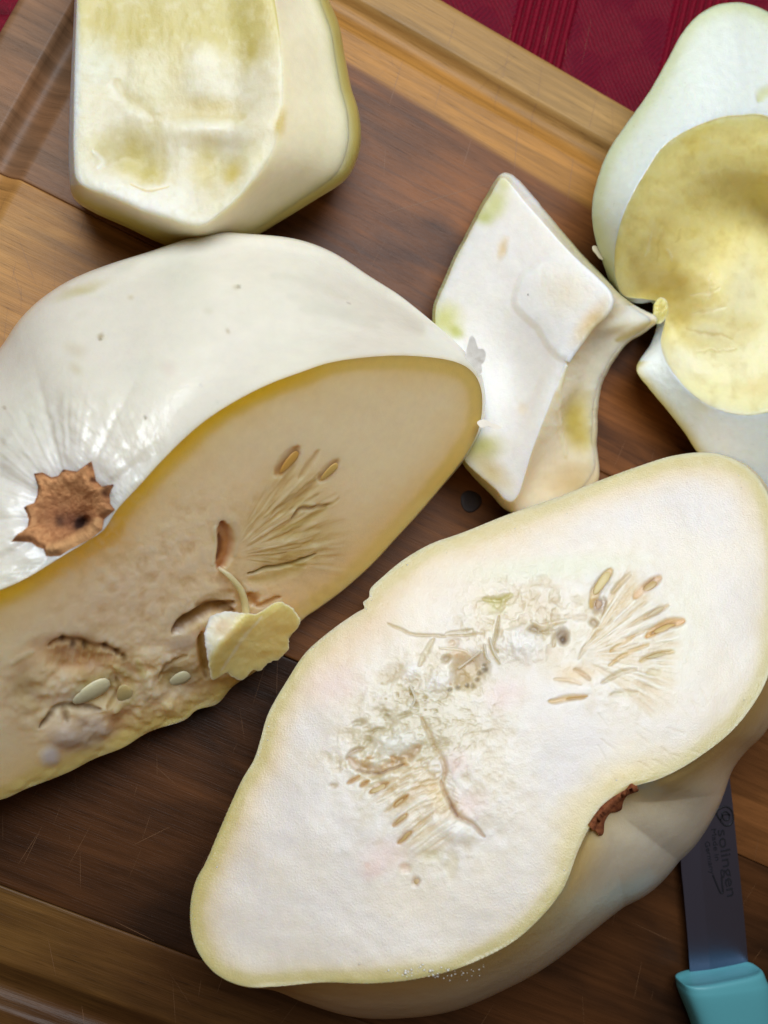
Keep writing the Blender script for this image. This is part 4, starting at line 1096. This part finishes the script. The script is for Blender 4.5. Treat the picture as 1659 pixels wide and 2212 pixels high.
# ------------------------------------------------------------------ D: small wedge in the middle
def wedge_d():
    root = thing('squash_wedge', 'small white squash wedge standing between the two halves and the hollowed piece', 'squash piece', P(1150, 760, 0).tolist())
    c = (1165, 735)
    ridge = [(1088, 384, .026), (1130, 432, .034), (1182, 490, .041), (1250, 566, .047), (1322, 648, .051), (1272, 718, .052), (1224, 786, .051), (1192, 862, .048), (1152, 966, .040), (1111, 1082, .030), (1058, 1045, .026), (1002, 990, .022), (978, 900, .022), (955, 770, .022), (941, 676, .021), (975, 582, .021), (1020, 492, .021), (1058, 424, .022)]
    out = [(1086, 374, .020), (1124, 392, .020), (1186, 466, .022), (1247, 537, .024), (1297, 590, .026), (1336, 632, .028), (1375, 664, .024), (1417, 690, .022), (1384, 722, .022), (1350, 744, .024), (1312, 800, .024), (1293, 856, .024), (1288, 960, .022), (1286, 1040, .018), (1200, 1115, .016), (1108, 1110, .014), (1054, 1062, .016), (997, 996, .016), (974, 900, .016), (950, 770, .016), (934, 674, .015), (969, 580, .015), (1014, 490, .015), (1052, 419, .016)]
    L = Loft(c, 800)
    pl = plane3((1088, 384, .030), (1322, 648, .050), (1111, 1082, .033))
    L.point(plane=pl); L.loop(ridge, plane=pl, crease=True)
    print('D left', [round(float(P_plane(*q, pl)[2]), 4) for q in ((941, 676), (1002, 990), (1020, 492))])
    R0, Z0 = polar(ridge, c, L.th); R1, Z1 = polar(out, c, L.th); Z0 = L.rows[1][:, 2]
    Z1 = np.minimum(Z1, Z0 - .004)
    x, y = L.xy(R0 * .55 + R1 * .45); L.raw(P(x, y, Z0 * .45 + Z1 * .55))
    x, y = L.xy(R1); L.raw(P(x, y, Z1))
    for f, z in ((.985, .006), (.93, .001)): x, y = L.xy(R1 * f); L.raw(P(x, y, z + 0 * x))
    x, y = L.xy(R1 * .4); L.raw(P(x, y, .001 + 0 * x)); L.point(z=.001)
    L.build([120, 40, 30, 12, 8, 4, 4])
    L.soften(L.at[1] - 6, L.at[1] + 7, 8)
    px, py = L.px, L.py
    p = Paint(px, py, (238, 233, 224))
    top = np.zeros_like(px); top[:L.at[1] + 1] = 1; side = 1 - top
    z4 = lambda x, y: (921.7 + x * .24693, 358.4 + y * .24693)
    g = lambda x, y: (829.5 + x * .5, y * .5)
    rgt = smooth(1120, 1200, px + (py - 700) * .1)
    p.mix(side * .6 * smooth(640, 740, py) * rgt, (248, 234, 196))
    p.mix(side * .8 * (1 - smooth(600, 680, py)) * rgt, (222, 214, 190))
    do = p.rimdist([q[:2] for q in out])
    p.mix(side * .7 * np.exp(-(do / 12) ** 2) * rgt * (py < 660), (196, 184, 120))
    lft = (1 - smooth(1040, 1120, px - (py - 700) * .02))
    p.mix(.85 * np.exp(-(do / 9) ** 2) * lft, (196, 190, 96))
    B = lambda x, y, rx, ry, ang, col, a, hh=0, **k: p.blob(x, y, rx, ry, ang, col, a, hh, **k)
    B(1066, 440, 30, 46, 28, (204, 204, 112), .75, 0, soft=.8); B(1046, 470, 22, 16, 0, (186, 190, 92), .7, 0, soft=.8)
    B(1090, 395, 18, 18, 0, (206, 206, 150), .7)
    B(962, 690, 34, 42, 40, (210, 208, 116), .8, 0, soft=.8); B(985, 715, 20, 16, 20, (190, 192, 86), .8, 0, soft=.7)
    B(1034, 968, 54, 34, -10, (200, 194, 88), .8, 0, soft=.8); B(1058, 1020, 60, 30, 40, (214, 192, 128), .8, 0, soft=.9)
    B(*z4(665, 720), 12, 26, 18, (226, 202, 150), .8, -.0004, soft=.95)
    B(1125, 880, 14, 18, 0, (230, 210, 170), .5, 0, soft=.95)
    B(*z4(1210, 1120), 60, 50, 40, (236, 222, 186), .7, 0, soft=.95)
    # raised rough plane over the smooth scoop, with its broken edge
    ledge = [z4(*q) for q in [(1120, 640), (1040, 760), (930, 880), (830, 960), (765, 1120), (770, 1230), (860, 1330), (960, 1420), (1040, 1560), (1140, 1670), (1200, 1700)]]
    e = catmull(ledge, 10, False)
    dd = np.full(px.shape, 1e9); sg = np.zeros(px.shape)
    for i in range(len(e) - 1):
        ax, ay = e[i]; bx, by = e[i + 1]; dx, dy = bx - ax, by - ay
        t = np.clip(((px - ax) * dx + (py - ay) * dy) / (dx * dx + dy * dy), 0, 1)
        q = np.hypot(px - ax - t * dx, py - ay - t * dy); u = q < dd
        dd = np.where(u, q, dd); sg = np.where(u, dx * (py - ay) - dy * (px - ax), sg)
    inside = np.where(sg < 0, dd, -dd) * top
    amp = smooth(520, 600, py) * (1 - .0 * py)
    step = smooth(-8, 12, inside + 2 * fbm(px / 9, py / 9, 7)) * top * amp
    rough = fbm(px / 7, py / 7, 131, 4)
    p.h += step * (.0011 + rough * .0001) + top * .0004 * fbm(px / 40, py / 40, 132)
    p.h -= top * .0052 * np.exp(-(((px - 1105) / 75) ** 2 + ((py - 790) / 110) ** 2)) * smooth(6, 50, p.rimdist([q[:2] for q in ridge])) 
    p.mix(step * .25, (236, 236, 234))
    p.stroke([z4(884, 1133), z4(898, 1130)], 3.4, (40, 34, 26), 1, 0, warp=0)
    # hollows on the far side
    B(1248, 905, 36, 66, 8, (214, 192, 84), .9, -.0040, soft=.7); B(1262, 950, 30, 34, 0, (206, 182, 72), .7, -.0012, soft=.8)
    p.stroke([(1222, 790), (1208, 850), (1214, 930), (1222, 985)], 12, (240, 226, 188), .7, .0012)
    B(1300, 730, 40, 44, 30, (216, 206, 184), .8, -.0014, soft=.8); B(1340, 705, 24, 16, -20, (226, 216, 186), .8)
    p.stroke([(1335, 735), (1375, 716), (1412, 694)], 22, (190, 162, 66), .85)
    B(1280, 700, 26, 60, 38, (224, 184, 100), .7, 0, soft=.95); B(1240, 1040, 60, 50, 0, (208, 184, 128), .7, 0, soft=.95)
    nz = fbm(px / 20, py / 20, 141, 3); p.h += side * nz * .0005
    L.X += L.N * p.h[..., None]
    k = L.at[2] + 24
    loft_obj('flesh', L, 0, k, M_wet, root, p.col[:k + 1])
    loft_obj('rind', L, k, L.X.shape[0] - 1, M_rind, root, p.col[k:])
wedge_d()

# ------------------------------------------------------------------ E: hollowed piece, upper right
def bowl_e():
    root = thing('squash_shell', 'hollowed squash shell with a yellow bowl inside, at the right edge over the red cloth', 'squash piece', P(1640, 560, 0).tolist())
    c = (1630, 575)
    edge = [(1659, 254, .060), (1600, 252, .061), (1555, 257, .062), (1482, 284, .062), (1430, 321, .061), (1391, 380, .058), (1361, 432, .054), (1338, 492, .048), (1327, 552, .040), (1330, 606, .030), (1350, 640, .022), (1397, 646, .018), (1424, 655, .016), (1437, 690, .016), (1428, 742, .020), (1452, 800, .024), (1510, 862, .028), (1590, 893, .032), (1670, 885, .036), (1770, 840, .042), (1850, 740, .048), (1890, 590, .052), (1860, 430, .055), (1780, 310, .058)]
    out = [(1700, 55, .050), (1655, 22, .049), (1612, 6, .048), (1580, 4, .048), (1540, 12, .047), (1500, 38, .046), (1468, 78, .045), (1440, 130, .044), (1400, 200, .043), (1350, 270, .042), (1310, 332, .041), (1286, 400, .039), (1278, 450, .037), (1283, 505, .033), (1300, 562, .028), (1318, 612, .022), (1336, 640, .018), (1372, 655, .014), (1396, 655, .012), (1416, 650, .012), (1421, 690, .012), (1406, 742, .014), (1374, 795, .018), (1400, 838, .019), (1440, 886, .019), (1480, 938, .019), (1512, 985, .019), (1590, 1060, .020), (1700, 1080, .022), (1850, 980, .024), (1980, 800, .030), (2030, 590, .036), (1990, 380, .042), (1860, 170, .048)]
    edge = [(a, b, min(h, .052 + (h - .052) * .2) if h > .052 else h) for a, b, h in edge]
    L = Loft(c, 800)
    L.point(z=.024); L.loop(edge, scale=.36, z=.0255, blur=150); L.loop(edge, scale=.74, dz=-.010, blur=80); L.loop(edge, crease=True); L.loop(out, crease=True)
    # keep the bowl above the board
    for k in (1, 2): L.rows[k][:, 2] = np.maximum(L.rows[k][:, 2], .010)
    R1, Z1 = polar(out, c, L.th)
    for f, q in ((.985, .55), (.93, .16), (.84, .0)): x, y = L.xy(R1 * f); L.raw(P(x, y, np.maximum(Z1 * q, .001)))
    x, y = L.xy(R1 * .4); L.raw(P(x, y, .001 + 0 * x)); L.point(z=.001)
    L.build([40, 50, 36, 50, 14, 14, 8, 4, 4])
    L.soften(L.at[3] - 5, L.at[3] + 6, 7); L.soften(L.at[4] - 3, L.at[4] + 4, 2)
    px, py = L.px, L.py
    p = Paint(px, py, (226, 230, 220))
    top = np.zeros_like(px); top[:L.at[3] + 1] = 1
    face = np.zeros_like(px); face[L.at[3]:L.at[4] + 1] = 1
    skin = np.zeros_like(px); skin[L.at[4] + 1:] = 1
    do = p.rimdist([q[:2] for q in out]); de = p.rimdist([q[:2] for q in edge])
    p.mix(top, (240, 232, 182))
    yel = top * (1 - smooth(-60, 150, (px - 1560) * .66 + (py - 560) * .75))
    p.mix(yel * .65, (242, 222, 122)); p.mix(yel * .4 * smooth(0, .2, fbm(px / 60, py / 60, 151)), (236, 210, 96))
    p.mix(face * .9 * np.exp(-(do / 24) ** 3) * (py < 640), (200, 202, 142)); p.mix(face * .5 * np.exp(-(do / 60) ** 2) * (py < 640), (214, 218, 184))
    p.mix(skin, (206, 200, 140))
    f = lambda x, y: (1228.9 + x * .25926, 477.9 + y * .25926)
    B = lambda x, y, rx, ry, ang, col, a, hh=0, **k: p.blob(*f(x, y), rx * .26, ry * .26, ang, col, a * .7, hh * .5, **k)
    B(760, 120, 120, 180, 10, (217, 193, 107), .8, -.0012, soft=.8); B(880, 230, 70, 120, -20, (226, 207, 142), .7, .0010)
    B(620, 280, 130, 110, -20, (225, 207, 134), .7, .0006); B(900, 540, 150, 130, -20, (219, 196, 104), .9, -.0016, soft=.8)
    B(650, 470, 220, 100, -8, (225, 205, 133), .8, 0, soft=.8); B(540, 560, 160, 90, 0, (222, 202, 130), .7, 0)
    B(1150, 470, 110, 120, 0, (229, 211, 140), .7, -.0006, soft=.9); B(1100, 250, 150, 150, 0, (218, 206, 150), .7, 0, soft=.9)
    B(900, 800, 150, 130, 10, (223, 202, 114), .85, -.0010, soft=.8); B(830, 760, 70, 90, 20, (232, 215, 146), .8, .0016)
    B(1450, 500, 170, 320, 0, (226, 222, 196), .7, .0006, soft=.9); B(1450, 900, 180, 120, -10, (231, 214, 144), .7, -.0006, soft=.9)
    B(1000, 1000, 200, 110, 10, (229, 215, 149), .7, -.0004, soft=.9); B(1120, 920, 160, 70, 0, (230, 226, 204), .6, .0006, soft=.9)
    B(1200, 760, 150, 60, 0, (228, 222, 180), .7, .0008, soft=.9); B(1580, 1380, 220, 80, -6, (237, 217, 153), .8, 0, soft=.9); B(1150, 1540, 130, 80, 0, (222, 210, 156), .7, 0, soft=.9)
    B(900, 1150, 260, 140, 20, (232, 228, 208), .8, 0, soft=.8); B(1250, 1800, 300, 260, 30, (228, 228, 224), .8, 0, soft=.9)
    low = (py > 780) * (1 - top)
    p.mix(low * .9 * np.exp(-(do / 16) ** 2), (202, 180, 92))
    for x0, y0, x1, y1 in ((700, 80, 640, 300), (780, 60, 720, 330), (820, 220, 860, 330), (1000, 620, 1250, 560), (1020, 760, 1300, 720), (980, 900, 1350, 980), (1050, 1080, 1400, 1060), (1150, 640, 1180, 420), (920, 60, 900, 180)):
        p.stroke([f(x0, y0), f((x0 + x1) / 2 + 12, (y0 + y1) / 2), f(x1, y1)], random.uniform(4, 9), random.choice([(236, 228, 188), (204, 178, 90)]), .45, random.choice([.0003, -.0003]), soft=.95, warp=1.5)
    nz = fbm(px / 22, py / 22, 161, 4)
    p.h += top * nz * .0004 + face * .0003 * fbm(px / 12, py / 12, 162); p.mix(top * np.clip(nz * .8, 0, .25), (236, 226, 180)); p.mix(top * np.clip(-nz * .8, 0, .25), (196, 172, 84))
    p.stroke([(1640, 215), (1652, 200), (1680, 190)], 26, (212, 212, 149), .8, -.001)
    L.X += L.N * p.h[..., None]
    L.X[..., 2] = np.maximum(L.X[..., 2], .001)
    k3 = L.at[3]; k4 = L.at[4]
    loft_obj('hollow', L, 0, k3, M_wet, root, p.col[:k3 + 1])
    loft_obj('cut_face', L, k3, k4, M_flesh, root, p.col[k3:k4 + 1])
    loft_obj('rind', L, k4, L.X.shape[0] - 1, M_rind, root, p.col[k4:])
    slab('peel_shred', root, M_shred, [(1278, 534), (1288, 531), (1298, 540), (1306, 556), (1300, 562), (1288, 548)], lambda x, y: .030 + 0 * x, .001, lambda a, b: Paint(a, b, (226, 216, 190)).col, (1292, 545), 6, 40, .04)
    tf = [(1416, 652), (1428, 642), (1440, 650), (1444, 672), (1436, 690), (1424, 700), (1412, 694), (1414, 672)]
    slab('torn_flap', root, M_wet, tf, lambda x, y: .020 + .002 * fbm(x / 9, y / 9, 4), .003, lambda a, b: Paint(a, b, (224, 204, 128)).col, (1428, 672), 8, 60, .05)
bowl_e()

# ------------------------------------------------------------------ knife
def knife():
    root = thing('paring_knife', 'small paring knife with turquoise handle and lettered steel blade, half hidden under the squash half', 'knife', P(1545, 1950, .001).tolist())
    M_steel, nt, b = nodes('brushed_steel')
    b.inputs['Base Color'].default_value = (.24, .25, .38, 1); b.inputs['Metallic'].default_value = 1; b.inputs['Roughness'].default_value = .36
    tc = N(nt, 'ShaderNodeTexCoord'); mp = N(nt, 'ShaderNodeMapping'); mp.inputs['Scale'].default_value = (3000, 120, 1); nt.links.new(tc.outputs['Object'], mp.inputs[0])
    n = N(nt, 'ShaderNodeTexNoise', Scale=1.0, Detail=2.0); nt.links.new(mp.outputs[0], n.inputs['Vector'])
    bp = N(nt, 'ShaderNodeBump', Strength=.25, Distance=.0001); nt.links.new(n.outputs['Fac'], bp.inputs['Height']); nt.links.new(bp.outputs[0], b.inputs['Normal'])
    zb = .0055
    left = [(1555, 1590), (1530, 1640), (1500, 1710), (1482, 1790), (1473, 1854), (1480, 1940), (1487, 2020), (1493, 2105)]
    right = [(1560, 1588), (1570, 1640), (1576, 1680), (1584, 1750), (1592, 1830), (1602, 1925), (1610, 2010), (1618, 2100)]
    l = catmull(left, 8, False); r = catmull(right, 8, False); V = []; nc = 10
    for (a, b_) in zip(l, r):
        for k in range(nc):
            f = k / (nc - 1); q = P(a[0] + (b_[0] - a[0]) * f, a[1] + (b_[1] - a[1]) * f, zb)
            q[2] = zb - .0007 * (1 - min(1, f * 3)); V.append(q)
        for k in range(nc - 1, -1, -1):
            f = k / (nc - 1); q = P(a[0] + (b_[0] - a[0]) * f, a[1] + (b_[1] - a[1]) * f, zb); q[2] = zb - .0016 + .0007 * (1 - min(1, f * 3)); V.append(q)
    blade = mesh_obj('blade', V, grid_faces(len(l), 2 * nc), M_steel, root)
    for p_ in blade.data.polygons: p_.use_smooth = False
    # handle: flared collar, then a narrower grip running out of the picture
    M_h = plain('turquoise_plastic', (92, 166, 174), .42, spec=.45)
    sec = [((1474, 2122), (1630, 2092), .0030, .70), ((1468, 2119), (1636, 2088), .0070, .95), ((1470, 2130), (1643, 2106), .0082, 1), ((1475, 2150), (1650, 2130), .0085, 1), ((1500, 2214), (1656, 2205), .0080, 1), ((1520, 2290), (1660, 2285), .0078, 1), ((1532, 2420), (1668, 2415), .008, 1), ((1530, 2560), (1690, 2555), .009, 1), ((1560, 2660), (1680, 2655), .007, .9), ((1600, 2690), (1650, 2688), .002, .3)]
    S = []
    for (a, b_, hh, k) in sec:
        A, B_ = P(*a, .010), P(*b_, .010); mid = (A + B_) / 2; half = (B_ - A) / 2
        S.append(np.concatenate([mid, half, [hh]]))
    S = catmull(S, 6, False); V = []; nc = 40
    for s in S:
        mid, half, hh = s[:3], s[3:6], max(.0008, s[6])
        for j in range(nc):
            t = 2 * math.pi * j / nc; cx, sx = math.cos(t), math.sin(t); ex = .55
            q = mid + half * (abs(cx) ** ex * np.sign(cx)); q[2] = .0100 + hh * (abs(sx) ** ex * np.sign(sx)); V.append(q)
    cap0 = list(range(nc)); n_ = len(S)
    Fc = grid_faces(n_, nc).tolist() + [cap0, list(range((n_ - 1) * nc, n_ * nc))[::-1]]
    mesh_obj('handle', V, Fc, M_h, root)
    M_ink = plain('etched_lettering', (20, 20, 26), .6)
    def text(body, a, b_, size, name='lettering'):
        A, B_ = P(*a, zb), P(*b_, zb); d = B_ - A
        cu = bpy.data.curves.new(name, 'FONT'); cu.body = body; cu.size = size; cu.extrude = .00004; cu.align_x = 'LEFT'
        cu.materials.append(M_ink)
        o = bpy.data.objects.new(name, cu); C.objects.link(o); bpy.context.view_layer.update()
        w = o.dimensions.x
        L_ = float(np.linalg.norm(d)); cu.space_character = 1.0
        o.parent = blade
        o.rotation_euler = (0, 0, math.atan2(d[1], d[0]))
        o.scale = (L_ / w, 1, 1)
        o.location = Vector((A - 0).tolist()) + Vector((0, 0, .00012))
        bpy.context.view_layer.update()
        me = bpy.data.meshes.new_from_object(o.evaluated_get(bpy.context.evaluated_depsgraph_get()))
        t = bpy.data.objects.new(name, me); C.objects.link(t); t.parent = blade
        t.location, t.rotation_euler, t.scale = o.location, o.rotation_euler, o.scale
        bpy.data.objects.remove(o); t.name = name
        return t
    text('solingen', (1550, 1792), (1571, 1936), .0062)
    text('Made in', (1536, 1790), (1545, 1858), .0030)
    text('Germany', (1522, 1818), (1534, 1888), .0030)
    def ring(pts, w, closed):
        q = catmull(pts, 8, closed); V = []; n_ = len(q)
        X = P(q[:, 0], q[:, 1], zb + .00012)
        t = (np.roll(X, -1, 0) - np.roll(X, 1, 0)) if closed else np.gradient(X, axis=0)
        t /= np.linalg.norm(t, axis=1)[:, None]; s = np.stack([-t[:, 1], t[:, 0], 0 * t[:, 0]], -1) * w / 2
        up = np.array([0, 0, .00005])
        G = np.stack([X - s - up, X - s + up, X + s + up, X + s - up])
        idx = grid_faces(4, n_, closed)
        mesh_obj('emblem', G.reshape(-1, 3), idx, M_ink, blade).location -= Vector((0, 0, 0))
    ring([(1548, 1757), (1556, 1746), (1570, 1743), (1581, 1752), (1584, 1768), (1578, 1781), (1566, 1783), (1556, 1772)], .0007, True)
    ring([(1560, 1756), (1568, 1753), (1575, 1760), (1574, 1770), (1566, 1772), (1561, 1765)], .0006, True)
    ring([(1556, 1772), (1562, 1760), (1578, 1760)], .0006, False)
    ring([(1540, 1890), (1546, 1905), (1552, 1920), (1558, 1930), (1562, 1926), (1560, 1910), (1559, 1895)], .0006, False)
knife()

# tidy: every copy of a repeated part keeps its plain name
for o in scene.objects:
    if o.type == 'FONT': pass
